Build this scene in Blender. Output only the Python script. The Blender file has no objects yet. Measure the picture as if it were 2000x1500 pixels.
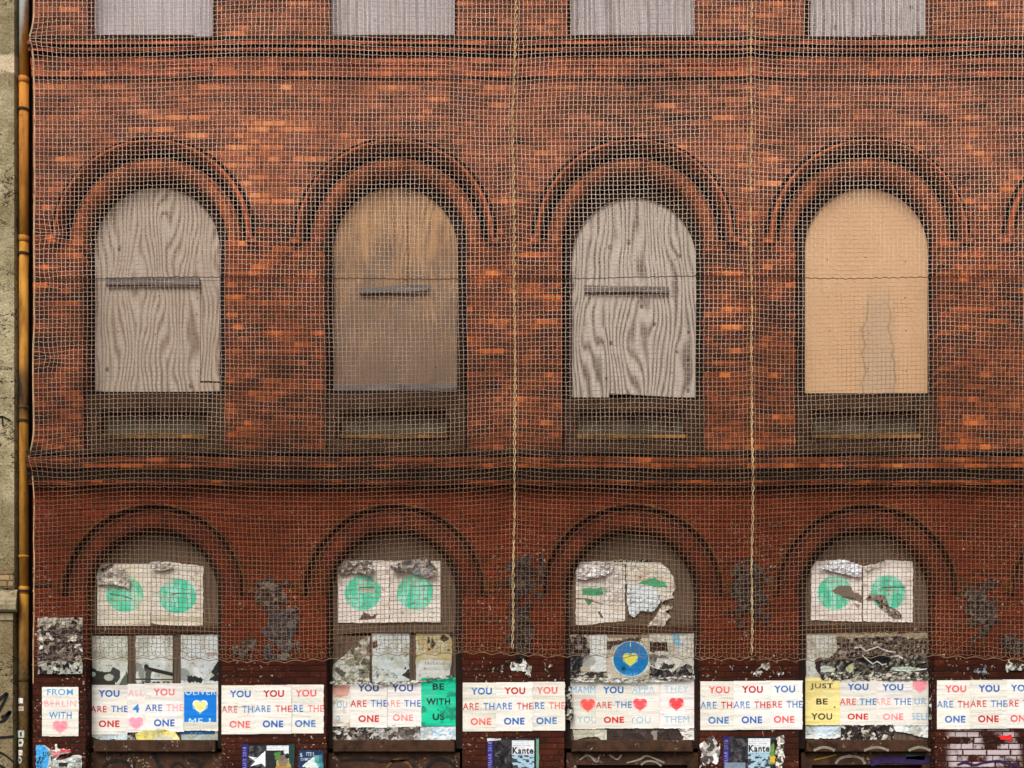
import bpy, math, random
import numpy as np
from mathutils.geometry import tessellate_polygon

# ------------------------------------------------------------------ camera, light, exposure
scene = bpy.context.scene
D, S, Z0 = 11.0, 0.005, 1.75            # metres to the facade, metres per photo pixel on it, eye height
cam_d = bpy.data.cameras.new("camera"); cam = bpy.data.objects.new("camera", cam_d)
scene.collection.objects.link(cam)
cam.location = (0, -D, Z0); cam.rotation_euler = (math.radians(90), 0, 0)
cam_d.sensor_width = 36; cam_d.lens = 36 * D / (2000 * S); cam_d.shift_y = 0.375
cam_d.clip_start = 0.1; cam_d.clip_end = 500
scene.camera = cam

SUN_EL, SUN_AZ = 46.0, 196.0            # azimuth of the light's origin, clockwise from +Y
world = bpy.data.worlds.new("World"); scene.world = world; world.use_nodes = True
wn = world.node_tree; wn.nodes.clear()
sky = wn.nodes.new("ShaderNodeTexSky"); sky.sky_type = 'NISHITA'; sky.sun_disc = False
sky.sun_elevation = math.radians(SUN_EL); sky.sun_rotation = math.radians(SUN_AZ)
sky.air_density = 1.0; sky.dust_density = 4.0; sky.ozone_density = 0.5
hs = wn.nodes.new("ShaderNodeHueSaturation"); hs.inputs['Saturation'].default_value = 0.12   # an overcast sky is grey
bg = wn.nodes.new("ShaderNodeBackground"); bg.inputs['Strength'].default_value = 0.15
wo = wn.nodes.new("ShaderNodeOutputWorld")
wn.links.new(sky.outputs[0], hs.inputs['Color']); wn.links.new(hs.outputs[0], bg.inputs['Color'])
wn.links.new(bg.outputs[0], wo.inputs['Surface'])
sun_d = bpy.data.lights.new("sun", 'SUN'); sun_d.energy = 1.5; sun_d.angle = math.radians(25); sun_d.color = (1, .94, .84)
sun = bpy.data.objects.new("sun", sun_d); scene.collection.objects.link(sun)
sun.rotation_euler = (math.radians(90 - SUN_EL), 0, math.radians(180 - SUN_AZ))
sun.location = (0, -8, 20)
scene.view_settings.view_transform = 'Standard'; scene.view_settings.look = 'None'
scene.view_settings.gamma = 1; scene.view_settings.exposure = 0.38

# ------------------------------------------------------------------ helpers
C = scene.collection
def P(px, py, d=0.0):
    """photo pixel -> metres, for something standing d metres behind the wall face"""
    f = (D + d) / D
    return ((px - 1000) * S * f, d, Z0 + (1500 - py) * S * f)
def W(px, py, d=0.0):
    """wall-face pixel kept square to the wall at depth d"""
    return ((px - 1000) * S, d, Z0 + (1500 - py) * S)
def lin(c):
    c = np.asarray(c, float)
    if c.max() > 1.001: c = c / 255.0
    return np.where(c <= .04045, c / 12.92, ((c + .055) / 1.055) ** 2.4)
def rgba(c): return tuple(lin(c)) + (1,)

def tag(o, label=None, cat=None, group=None, kind=None):
    if label: o['label'] = label
    if cat: o['category'] = cat
    if group: o['group'] = group
    if kind: o['kind'] = kind
    return o
def empty(name, loc=(0, 0, 0), label=None, cat=None, group=None):
    o = bpy.data.objects.new(name, None); C.objects.link(o); o.location = loc; o.empty_display_size = .2
    return tag(o, label, cat, group)
def mesh_obj(name, V, F, mat, parent=None, smooth=False, col=None, org=None):
    V = np.asarray(V, float)
    me = bpy.data.meshes.new(name)
    if org is not None: V = V - np.asarray(org)
    if isinstance(F, np.ndarray):
        n, k = F.shape
        me.vertices.add(len(V)); me.vertices.foreach_set('co', V.astype(np.float32).ravel())
        me.loops.add(n * k); me.loops.foreach_set('vertex_index', F.astype(np.int32).ravel())
        me.polygons.add(n); me.polygons.foreach_set('loop_start', np.arange(0, n * k, k, dtype=np.int32))
        me.update(calc_edges=True)
    else:
        me.from_pydata([tuple(v) for v in V], [], F); me.update()
    if col is not None:
        a = me.color_attributes.new('Col', 'FLOAT_COLOR', 'POINT')
        cc = np.ones((len(V), 4), np.float32); cc[:, :3] = col
        a.data.foreach_set('color', cc.ravel())
    if smooth: me.polygons.foreach_set('use_smooth', np.ones(len(me.polygons), bool))
    me.materials.append(mat)
    o = bpy.data.objects.new(name, me); C.objects.link(o)
    if parent: o.parent = parent
    if org is not None:
        o.location = tuple(np.asarray(org) - (np.asarray(parent.location) if parent else 0))
    elif parent:
        pass
    return o
class MB:
    """collects simple solids into one mesh"""
    def __init__(s): s.V = []; s.F = []
    def add(s, V, F):
        b = len(s.V); s.V += [tuple(v) for v in V]; s.F += [tuple(i + b for i in f) for f in F]; return s
    def box(s, x0, y0, x1, y1, d0, d1, f=W, bev=0.0):
        """pixel rectangle, front at depth d0, back at d1 (front edges eased by bev metres)"""
        b = bev / S
        q = [f(x0, y1, d0 + bev), f(x1, y1, d0 + bev), f(x1, y0, d0 + bev), f(x0, y0, d0 + bev)]
        k = [(v[0], d1, v[2]) for v in q]
        if bev:
            q2 = [f(x0 + b, y1 - b, d0), f(x1 - b, y1 - b, d0), f(x1 - b, y0 + b, d0), f(x0 + b, y0 + b, d0)]
            V = k + q + q2
            F = [(8, 9, 10, 11)] + [(4 + i, 4 + (i + 1) % 4, 8 + (i + 1) % 4, 8 + i) for i in range(4)]
        else:
            V = k + q; F = [(4, 5, 6, 7)]
        F += [(i, (i + 1) % 4, 4 + (i + 1) % 4, 4 + i) for i in range(4)] + [(3, 2, 1, 0)]
        return s.add(V, F)
    def prism(s, loops, d0, d1, f=W):
        """outline + holes in pixels, extruded from d0 to d1"""
        tri = tessellate_polygon([[(p[0], -p[1], 0) for p in l] for l in loops])
        flat = [p for l in loops for p in l]; n = len(flat)
        V = [f(p[0], p[1], d0) for p in flat]; V += [(v[0], d1, v[2]) for v in V]
        F = []
        for a, b, c in tri:
            (x0, y0), (x1, y1), (x2, y2) = flat[a], flat[b], flat[c]
            if (x1 - x0) * (y2 - y0) - (x2 - x0) * (y1 - y0) > 0: b, c = c, b
            F += [(a, b, c), (n + c, n + b, n + a)]
        i = 0
        for l in loops:
            m = len(l)
            for j in range(m):
                F.append((i + j, i + (j + 1) % m, n + i + (j + 1) % m, n + i + j))
            i += m
        return s.add(V, F)
    def arc(s, cx, cy, prof, a0=0, a1=180, n=40, closed=True, f=W):
        """profile of (radius px, depth) swept round an arch"""
        V = []; m = len(prof)
        for i in range(n + 1):
            t = math.radians(a0 + (a1 - a0) * i / n)
            for r, d in prof: V.append(f(cx + r * math.cos(t), cy - r * math.sin(t), d))
        F = []
        for i in range(n):
            for j in range(m if closed else m - 1):
                k = (j + 1) % m
                F.append((i * m + j, i * m + k, (i + 1) * m + k, (i + 1) * m + j))
        if closed: F += [tuple(range(m - 1, -1, -1)), tuple(range(n * m, n * m + m))]
        return s.add(V, F)
    def tube(s, pts, r, n=10, cap=True):
        pts = np.asarray(pts, float); m = len(pts)
        rr = np.full(m, r) if np.isscalar(r) else np.asarray(r)
        V = []
        for i in range(m):
            t = pts[min(i + 1, m - 1)] - pts[max(i - 1, 0)]; t /= np.linalg.norm(t) + 1e-12
            up = np.array([0, 1., 0]) if abs(t[1]) < .9 else np.array([1., 0, 0])
            u = np.cross(t, up); u /= np.linalg.norm(u); v = np.cross(t, u)
            for k in range(n):
                a = 2 * math.pi * k / n
                V.append(pts[i] + rr[i] * (math.cos(a) * u + math.sin(a) * v))
        F = []
        for i in range(m - 1):
            for k in range(n):
                F.append((i * n + k, i * n + (k + 1) % n, (i + 1) * n + (k + 1) % n, (i + 1) * n + k))
        if cap: F += [tuple(range(n - 1, -1, -1)), tuple(range((m - 1) * n, m * n))]
        return s.add(V, F)
    def build(s, name, mat, parent=None, smooth=False):
        o = mesh_obj(name, s.V, s.F, mat, parent, smooth)
        if parent and any(parent.location): o.location = tuple(-c for c in parent.location)
        import bmesh
        bm = bmesh.new(); bm.from_mesh(o.data); bmesh.ops.recalc_face_normals(bm, faces=bm.faces[:])
        bm.to_mesh(o.data); bm.free()
        return o

# numpy noise
def h2(ix, iy, s):
    n = (ix.astype(np.int64) * 374761393 + iy.astype(np.int64) * 668265263 + s * 974711) & 0xffffffff
    n = ((n ^ (n >> 13)) * 1274126177) & 0xffffffff
    return ((n ^ (n >> 16)) & 0xffffff) / float(0x1000000)
def vn(x, y, s=0):
    x = np.asarray(x, float); y = np.asarray(y, float)
    ix = np.floor(x); iy = np.floor(y); fx = x - ix; fy = y - iy
    fx = fx * fx * (3 - 2 * fx); fy = fy * fy * (3 - 2 * fy)
    a = h2(ix, iy, s); b = h2(ix + 1, iy, s); c = h2(ix, iy + 1, s); d = h2(ix + 1, iy + 1, s)
    return (a * (1 - fx) + b * fx) * (1 - fy) + (c * (1 - fx) + d * fx) * fy
def fbm(x, y, s=0, o=4):
    t = 0; a = .5; n = 0
    for i in range(o): t = t + a * vn(x * 2 ** i, y * 2 ** i, s + i * 17); n += a; a *= .55
    return t / n
def worley(x, y, s=0):
    ix = np.floor(x); iy = np.floor(y)
    f1 = np.full(x.shape, 9.); f2 = np.full(x.shape, 9.); cid = np.zeros(x.shape)
    for dx in (-1, 0, 1):
        for dy in (-1, 0, 1):
            gx = ix + dx; gy = iy + dy
            d = np.hypot(gx + h2(gx, gy, s) - x, gy + h2(gx, gy, s + 5) - y)
            nr = d < f1
            f2 = np.where(nr, f1, np.minimum(f2, d)); cid = np.where(nr, h2(gx, gy, s + 9), cid); f1 = np.where(nr, d, f1)
    return f1, f2, cid

# ------------------------------------------------------------------ node helpers
class NT:
    def __init__(s, name):
        s.m = bpy.data.materials.new(name); s.m.use_nodes = True; s.t = s.m.node_tree; s.t.nodes.clear()
        s.out = s.t.nodes.new('ShaderNodeOutputMaterial'); s.b = s.t.nodes.new('ShaderNodeBsdfPrincipled')
        s.t.links.new(s.b.outputs[0], s.out.inputs[0])
        s.b.inputs['Roughness'].default_value = .85; s.b.inputs['Specular IOR Level'].default_value = .12
    def n(s, typ, **kw):
        nd = s.t.nodes.new(typ)
        for k, v in kw.items(): setattr(nd, k, v)
        return nd
    def set(s, sock, v):
        if isinstance(v, bpy.types.NodeSocket): s.t.links.new(v, sock)
        else: sock.default_value = v
    def math(s, op, a, b=0.0, c=None, clamp=False):
        nd = s.n('ShaderNodeMath', operation=op, use_clamp=clamp); s.set(nd.inputs[0], a); s.set(nd.inputs[1], b)
        if c is not None: s.set(nd.inputs[2], c)
        return nd.outputs[0]
    def rng(s, v, a, b, c=0.0, d=1.0, smooth=True):
        nd = s.n('ShaderNodeMapRange'); nd.interpolation_type = 'SMOOTHSTEP' if smooth else 'LINEAR'
        s.set(nd.inputs['Value'], v)
        for i, x in zip(('From Min', 'From Max', 'To Min', 'To Max'), (a, b, c, d)): s.set(nd.inputs[i], x)
        return nd.outputs[0]
    def mix(s, f, a, b, typ='MIX'):
        nd = s.n('ShaderNodeMix', data_type='RGBA', blend_type=typ)
        s.set(nd.inputs[0], f); s.set(nd.inputs[6], a); s.set(nd.inputs[7], b)
        return nd.outputs[2]
    def fmix(s, f, a, b):
        nd = s.n('ShaderNodeMix', data_type='FLOAT'); s.set(nd.inputs[0], f); s.set(nd.inputs[2], a); s.set(nd.inputs[3], b)
        return nd.outputs[0]
    def ramp(s, f, stops, interp='LINEAR'):
        nd = s.n('ShaderNodeValToRGB'); s.set(nd.inputs[0], f); r = nd.color_ramp; r.interpolation = interp
        while len(r.elements) < len(stops): r.elements.new(.5)
        for e, (p, c) in zip(r.elements, stops): e.position = p; e.color = rgba(c)
        return nd.outputs[0]
    def pos(s, local=False):
        if local: return s.n('ShaderNodeTexCoord').outputs['Object']
        return s.n('ShaderNodeNewGeometry').outputs['Position']
    def sep(s, v):
        nd = s.n('ShaderNodeSeparateXYZ'); s.set(nd.inputs[0], v); return nd.outputs
    def vec(s, x=0.0, y=0.0, z=0.0):
        nd = s.n('ShaderNodeCombineXYZ')
        for i, v in enumerate((x, y, z)): s.set(nd.inputs[i], v)
        return nd.outputs[0]
    def scl(s, v, k):
        nd = s.n('ShaderNodeVectorMath', operation='MULTIPLY'); s.set(nd.inputs[0], v); nd.inputs[1].default_value = k
        return nd.outputs[0]
    def off(s, v, k):
        nd = s.n('ShaderNodeVectorMath', operation='ADD'); s.set(nd.inputs[0], v); s.set(nd.inputs[1], k)
        return nd.outputs[0]
    def noise(s, v, sc=1.0, det=4.0, rough=.55, dist=0.0):
        nd = s.n('ShaderNodeTexNoise'); s.set(nd.inputs['Vector'], v); nd.inputs['Scale'].default_value = sc
        nd.inputs['Detail'].default_value = det; nd.inputs['Roughness'].default_value = rough
        nd.inputs['Distortion'].default_value = dist
        return nd.outputs[0]
    def white(s, v):
        nd = s.n('ShaderNodeTexWhiteNoise', noise_dimensions='3D'); s.set(nd.inputs[0], v); return nd.outputs[0]
    def bump(s, h, st=.5, dist=.01):
        nd = s.n('ShaderNodeBump'); s.set(nd.inputs['Height'], h); nd.inputs['Strength'].default_value = st
        nd.inputs['Distance'].default_value = dist; s.t.links.new(nd.outputs[0], s.b.inputs['Normal'])
    def col(s, c, rough=None):
        s.set(s.b.inputs['Base Color'], c if isinstance(c, bpy.types.NodeSocket) else rgba(c))
        if rough is not None: s.b.inputs['Roughness'].default_value = rough
        return s.m

def zpx(py): return Z0 + (1500 - py) * S
ROW, LEN = 0.0585, 0.232
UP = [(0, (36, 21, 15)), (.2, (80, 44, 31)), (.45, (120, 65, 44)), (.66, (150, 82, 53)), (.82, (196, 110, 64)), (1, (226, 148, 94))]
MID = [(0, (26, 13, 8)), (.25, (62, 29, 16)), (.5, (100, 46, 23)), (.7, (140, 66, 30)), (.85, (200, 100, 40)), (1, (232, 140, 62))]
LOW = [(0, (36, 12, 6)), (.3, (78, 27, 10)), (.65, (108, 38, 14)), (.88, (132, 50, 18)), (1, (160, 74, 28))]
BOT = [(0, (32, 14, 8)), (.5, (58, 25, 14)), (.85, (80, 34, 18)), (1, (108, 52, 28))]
def brick_mat(name, arch=False, dark=1.0, base=None, flecks=True):
    m = NT(name); p = m.pos(); x, y, z = m.sep(p)
    if arch:                                             # voussoirs: local coordinates centred on the arch
        lp = m.pos(True); lx, ly, lz = m.sep(lp)
        ang = m.math('ARCTAN2', lz, lx); rad = m.math('SQRT', m.math('ADD', m.math('MULTIPLY', lx, lx), m.math('MULTIPLY', lz, lz)))
        u = m.math('MULTIPLY', ang, 11.5); v = m.math('DIVIDE', rad, .115)
    else:
        v = m.math('DIVIDE', z, ROW)
        u = None
    row = m.math('FLOOR', v); fv = m.math('FRACT', v)
    if not arch:
        par = m.math('FLOORED_MODULO', row, 2.0)
        ln = m.fmix(par, 1 / LEN, 2 / LEN)
        sh = m.math('MULTIPLY', m.white(m.vec(row, 3.0, 7.0)), .2)
        u = m.math('ADD', m.math('MULTIPLY', x, ln), m.math('ADD', sh, m.math('MULTIPLY', m.math('FLOORED_MODULO', m.math('FLOOR', m.math('DIVIDE', row, 2.0)), 2.0), .5)))
    cell = m.math('FLOOR', u); fu = m.math('FRACT', u)
    rnd = m.white(m.vec(cell, row, 1.0))
    streak = m.noise(m.vec(m.math('MULTIPLY', u if arch else x, 2.1), m.math('MULTIPLY', row, 7.31), 0.0), 1.0, 3, .62)
    patch = m.noise(p, .55, 3, .6)
    fine = m.noise(p, 38, 3, .65)
    t = m.math('ADD', m.math('MULTIPLY', rnd, .30), m.math('MULTIPLY', m.rng(streak, .27, .73, smooth=False), .68))
    t = m.math('ADD', t, m.math('MULTIPLY', m.math('SUBTRACT', patch, .5), .85))
    t = m.math('ADD', t, m.math('MULTIPLY', m.math('SUBTRACT', fine, .5), .22), clamp=True)
    if base: c = m.ramp(t, base)
    else:
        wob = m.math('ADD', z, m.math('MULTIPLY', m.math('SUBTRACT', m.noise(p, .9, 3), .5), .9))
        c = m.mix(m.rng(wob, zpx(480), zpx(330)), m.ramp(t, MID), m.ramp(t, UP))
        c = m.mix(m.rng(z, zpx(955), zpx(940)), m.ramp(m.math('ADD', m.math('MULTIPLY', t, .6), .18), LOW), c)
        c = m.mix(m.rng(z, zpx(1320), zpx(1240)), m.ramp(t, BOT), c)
    # joints
    e = m.math('MINIMUM', m.math('MULTIPLY', m.math('MINIMUM', fu, m.math('SUBTRACT', 1.0, fu)), LEN / ROW * .75),
               m.math('MINIMUM', fv, m.math('SUBTRACT', 1.0, fv)))
    joint = m.rng(m.math('ADD', e, m.math('MULTIPLY', m.math('SUBTRACT', fine, .5), .16)), .04, .17)
    c = m.mix(m.math('MULTIPLY', m.math('SUBTRACT', 1.0, joint), .65), c, rgba((34, 21, 16)))
    # soot in drifting patches
    soot_shade = m.rng(m.noise(m.scl(p, (.8, 1, .45)), 1.1, 5, .62), .54, .76)
    c = m.mix(m.math('MULTIPLY', soot_shade, m.rng(z, zpx(960), zpx(930), .16, .38)), c, rgba((40, 24, 17)))
    if flecks:                                           # crumbs of old paper and plaster on the lower wall
        fm = m.rng(m.noise(p, 30, 3, .6), .615, .645)
        where = m.math('MULTIPLY', m.rng(m.noise(p, 2.2, 3, .6), .44, .6), m.rng(z, zpx(930), zpx(1120)))
        c = m.mix(m.math('MULTIPLY', fm, where), c, rgba((176, 160, 140)))
        ww = m.math('MULTIPLY', m.rng(x, 4.22, 4.32), m.rng(z, zpx(1415), zpx(1440)))      # lime-washed patch
        ww = m.math('MULTIPLY', ww, m.math('MULTIPLY', joint, m.rng(m.math('ADD', m.noise(p, 5, 4, .7), m.math('MULTIPLY', rnd, .25)), .50, .68)))
        c = m.mix(m.math('MULTIPLY', ww, m.rng(x, 5.0, 4.92)), c, rgba((176, 160, 162)))
    if dark != 1.0: c = m.mix(1.0, c, (dark, dark, dark, 1), 'MULTIPLY')
    m.col(c, .9)
    m.bump(m.math('ADD', joint, m.math('MULTIPLY', fine, .6)), .55, .012)
    return m.m

def wood_mat(name, light, darkc, freq=70, amt=.8, seed=0.0, stain=.3, stainc=(60, 50, 42), checks=.4, xs=2.6, zs=.5, low=None):
    """weathered plywood: contour lines of a stretched noise give the cathedral grain"""
    m = NT(name); p = m.off(m.pos(True), (seed * 3.7, 0, seed * 5.1)); x, y, z = m.sep(p)
    # growth rings: mostly upright lines, bent into eyes where the noise is steep
    n = m.math('ADD', x, m.math('MULTIPLY', m.noise(m.scl(p, (xs, 1, zs)), 1.0, 1.0, .3, 0), .36))
    n = m.math('ADD', n, m.math('MULTIPLY', m.noise(m.scl(p, (7, 1, 4.5)), 1.0, 2, .5), .035))
    ring = m.math('ADD', m.math('MULTIPLY', m.math('SINE', m.math('MULTIPLY', n, freq)), .5), .5)
    ring = m.math('POWER', ring, 1.7)
    fine = m.noise(m.scl(p, (95, 1, 4.5)), 1.0, 3, .6)
    blot = m.noise(p, 2.2, 4, .6)
    lines = m.math('MULTIPLY', ring, m.rng(blot, .3, .55, .45, 1))
    c = m.mix(m.math('MULTIPLY', lines, amt), rgba(light), rgba(darkc))
    c = m.mix(m.math('MULTIPLY', m.rng(fine, .52, .74), checks), c, rgba(darkc))
    vo = m.n('ShaderNodeTexVoronoi'); m.set(vo.inputs['Vector'], m.scl(p, (4.6, 1, 3.4))); vo.inputs['Scale'].default_value = 1
    c = m.mix(m.math('MULTIPLY', m.rng(vo.outputs['Distance'], .12, .07), .9 * amt), c, rgba(np.array(darkc) * .6))
    st = m.rng(m.noise(m.scl(p, (1.3, 1, .9)), 1.3, 5, .65), .45, .72)
    c = m.mix(m.math('MULTIPLY', st, stain), c, rgba(stainc))
    if low:                                             # weathered grey towards the foot, blotched
        g = m.rng(m.math('ADD', m.sep(m.pos(True))[2], m.math('MULTIPLY', m.math('SUBTRACT', m.noise(m.scl(p, (2.6, 1, 1.3)), 1.8, 5, .7), .5), 3.4)), .85, -.45)
        c = m.mix(m.math('MULTIPLY', g, .8), c, m.mix(fine, rgba(low), rgba(np.array(low) * 1.35)))
    m.col(c, .85); m.bump(m.math('ADD', lines, fine), .25, .004)
    return m.m

def flat_mat(name, c, rough=.8, var=.25, sc=6.0, stretch=(1, 1, 1), bump=.3, metal=0, spot=None, crumbs=None):
    m = NT(name); p = m.scl(m.pos(), stretch)
    n = m.noise(p, sc, 5, .65); k = m.rng(n, .3, .7, 1 - var, 1 + var, smooth=False)
    base = m.mix(1.0, rgba(c), m.vec(k, k, k), 'MULTIPLY')
    if spot: base = m.mix(m.rng(m.noise(p, sc * .7, 5, .7), .52, .68), base, rgba(spot))
    if crumbs:
        q = m.pos(); f = m.math('MULTIPLY', m.rng(m.noise(q, 40, 3, .6), .60, .64), m.rng(m.noise(q, 5, 3, .6), .54, .66))
        base = m.mix(f, base, rgba(crumbs))
    m.b.inputs['Metallic'].default_value = metal
    m.col(base, rough); m.bump(m.noise(p, sc * 6, 3, .6), bump, .006)
    return m.m

def paper_mat():
    m = NT('pasted_paper'); a = m.n('ShaderNodeAttribute', attribute_name='Col')
    p = m.pos(); n = m.noise(p, 60, 3, .6); k = m.rng(n, .3, .7, .93, 1.05, smooth=False)
    m.col(m.mix(1.0, a.outputs['Color'], m.vec(k, k, k), 'MULTIPLY'), .75)
    m.b.inputs['Specular IOR Level'].default_value = .2
    m.bump(n, .15, .003)
    return m.m
PAPER = paper_mat()

# ------------------------------------------------------------------ materials
M = {}
M['brick'] = brick_mat('weathered_brick')
M['voussoir'] = brick_mat('arch_brick', arch=True, base=[(0, (70, 36, 22)), (.35, (114, 58, 34)), (.65, (150, 78, 42)), (.88, (188, 98, 50)), (1, (210, 120, 64))], flecks=False)
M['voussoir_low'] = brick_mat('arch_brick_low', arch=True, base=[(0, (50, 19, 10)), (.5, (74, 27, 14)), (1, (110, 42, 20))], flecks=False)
M['hood'] = brick_mat('hood_brick', arch=True, base=[(0, (84, 44, 28)), (.4, (142, 70, 40)), (.8, (190, 92, 48)), (1, (214, 118, 64))], flecks=False)
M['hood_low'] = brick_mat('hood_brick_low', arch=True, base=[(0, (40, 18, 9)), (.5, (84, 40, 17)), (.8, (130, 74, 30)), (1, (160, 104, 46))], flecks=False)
M['cornice'] = brick_mat('cornice_brick', base=[(0, (60, 34, 26)), (.3, (118, 60, 40)), (.6, (164, 82, 50)), (.85, (204, 108, 64)), (1, (222, 136, 84))], flecks=False)
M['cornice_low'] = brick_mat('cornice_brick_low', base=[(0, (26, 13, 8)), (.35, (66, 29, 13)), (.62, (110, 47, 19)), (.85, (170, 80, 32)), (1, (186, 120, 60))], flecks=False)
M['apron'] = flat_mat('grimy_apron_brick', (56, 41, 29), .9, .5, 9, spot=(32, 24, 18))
M['soot_shade'] = flat_mat('sooty_shade_brick', (44, 34, 27), .9, .4, 9, spot=(26, 20, 17))  # soot tone, also paints in the shade under the cornices
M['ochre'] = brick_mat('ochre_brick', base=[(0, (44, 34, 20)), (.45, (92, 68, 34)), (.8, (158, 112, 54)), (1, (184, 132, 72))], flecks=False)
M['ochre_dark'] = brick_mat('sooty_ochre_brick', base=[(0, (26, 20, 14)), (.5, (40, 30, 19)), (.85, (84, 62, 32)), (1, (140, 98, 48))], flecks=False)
M['panel'] = flat_mat('slate_grey_panel', (74, 69, 58), .85, .35, 7, spot=(38, 34, 29))
M['joint_low'] = flat_mat('sooty_red_joint', (40, 19, 12), .95, .35, 8)
M['gap'] = flat_mat('open_joint', (11, 9, 8), .95, .2, 8)
M['frame'] = flat_mat('dark_window_frame', (22, 17, 14), .8, .3, 8)
M['frame_brown'] = flat_mat('brown_painted_frame', (34, 21, 15), .7, .4, 9, stretch=(1, 1, .3), spot=(28, 17, 13))
M['sill'] = flat_mat('brown_painted_sill', (60, 39, 26), .65, .5, 11, spot=(28, 18, 13), crumbs=(150, 138, 122))
M['batten'] = flat_mat('grey_weathered_batten', (104, 98, 96), .8, .35, 10, stretch=(.3, 1, 2), spot=(70, 66, 64))
M['render'] = None

# ------------------------------------------------------------------ the brick building
bld = empty('brick_building', (0, 0, 0), 'derelict red brick facade with arched boarded up windows behind the net', 'building')
def recentre(o, org):
    off = np.array(org) - np.array(o.location)
    co = np.empty(len(o.data.vertices) * 3, np.float32); o.data.vertices.foreach_get('co', co)
    o.data.vertices.foreach_set('co', (co.reshape(-1, 3) - off).astype(np.float32).ravel()); o.data.update()
    o.location = tuple(org); return o
def arcpts(cx, cy, r, n=40, a0=0, a1=180):
    return [(cx + r * math.cos(math.radians(a0 + (a1 - a0) * i / n)), cy - r * math.sin(math.radians(a0 + (a1 - a0) * i / n))) for i in range(n + 1)]

XR = 2560
MIDX = [300, 772, 1238, 1694, 2157]
LOWX = [300, 770, 1235, 1693, 2152]
TOPX = [295, 766, 1235, 1697, 2155]
MCY, LCY, TCY = 470, 1165, -235
wall = MB()
outer = [(64, 1849), (XR, 1849), (XR, -760), (64, -760)]
holes = []
for cx in TOPX:
    holes.append([(cx - 126, 74), (cx + 126, 74)] + [(cx + 126, TCY)] + arcpts(cx, TCY, 182)[0:] + [(cx - 126, TCY)])
for cx in MIDX:
    holes.append([(cx - 140, 884), (cx + 140, 884)] + [(cx + 140, MCY)] + arcpts(cx, MCY, 182) + [(cx - 140, MCY)])
for cx in LOWX:
    holes.append([(cx - 133, 1830), (cx + 133, 1830)] + [(cx + 133, LCY)] + arcpts(cx, LCY, 178) + [(cx - 133, LCY)])
wall.prism([outer] + holes, 0, .55)
wall.build('wall', M['brick'], bld)
# closing wall behind the recess by the downpipe, and roof
MB().box(30, -760, 63.6, 1849, .14, .55).build('recess_wall', M['soot_shade'], bld)
MB().box(20, -800, XR + 20, -760.5, -.45, 6).build('roof', M['soot_shade'], bld)
MB().box(58, -760, XR, 1849, .62, 6).build('building_core', M['frame'], bld)

def mid_arch(cx, cy, name='arch', vm='voussoir', hm='hood'):
    a = MB().arc(cx, cy, [(140, .11), (142, .075), (146, .05), (152, .032), (158, .026), (163, .032), (167, .05), (169.5, .085), (169.5, .3), (140, .3)], n=44)
    o = a.build(name, M[vm], bld); recentre(o, W(cx, cy))
    g = MB().arc(cx, cy, [(169.4, .12), (182.6, .12), (182.6, .2), (169.4, .2)], n=44).build('arch_joint', M['gap'], o)
    g.location = tuple(-c for c in o.location)
    h = MB().arc(cx, cy, [(181.5, .03), (182.5, -.055), (185, -.072), (190, -.072), (192.5, -.05), (193, .03)], n=48)
    for s in (-1, 1):   # label stops
        xa, xb = sorted((cx + s * 181, cx + s * 203)); h.box(xa, cy, xb, cy + 7, -.055, .03)
    ho = h.build('hood_mould', M[hm], bld); recentre(ho, W(cx, cy, 0))
    MB().arc(cx, cy, [(193.3, .02), (194, -.012), (201, -.014), (202, .02)], a0=4, a1=176, n=48).build('drip_fillet', M['gap'], ho).location = tuple(-c for c in ho.location)
for cx in TOPX[:5]: mid_arch(cx, TCY)
for cx in MIDX: mid_arch(cx, MCY)
for i, cx in enumerate(LOWX):
    a = MB().arc(cx, LCY, [(133, .03), (135, .012), (167, .010), (169, .02), (169, .3), (133, .3)], n=44)
    o = recentre(a.build('arch', M['voussoir_low'], bld), W(cx, LCY))
    g = MB().arc(cx, LCY, [(168.4, .055), (178.6, .055), (178.6, .2), (168.4, .2)], n=44).build('arch_joint', M['joint_low'], o)
    g.location = tuple(-c for c in o.location)
    h = MB().arc(cx, LCY, [(178, .02), (178.4, -.012), (183, -.016), (184.5, .02)], n=48)
    for s in (-1, 1):
        xa, xb = sorted((cx + s * 176, cx + s * 196)); h.box(xa, LCY - 34, xb, LCY - 8, -.018, .02)
    recentre(h.build('hood_mould', M['hood_low'], bld), W(cx, LCY))
# dark impost course between the ground floor arches
xs = [66] + [v for cx in LOWX for v in (cx - 200, cx + 200)] + [XR]
for a, b in zip(xs[0::2], xs[1::2]): MB().box(a, 1139, b, 1146, -.012, .02).build('impost_course', M['soot_shade'], bld)

def sweep(prof, x0, x1, name, mat, parent=bld, f=P):
    """horizontal moulding: (photo row, projection)"""
    V = []
    for px in (x0, x1):
        for py, pr in prof:
            v = (0, -pr, V[-1][2]) if py == 'flat' else f(px, py, -pr); V.append((((px - 1000) * S), v[1], v[2]))
    n = len(prof); F = [(j, j + 1, n + j + 1, n + j) for j in range(n - 1)]
    return MB().add(V, F).build(name, mat, parent)
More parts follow.
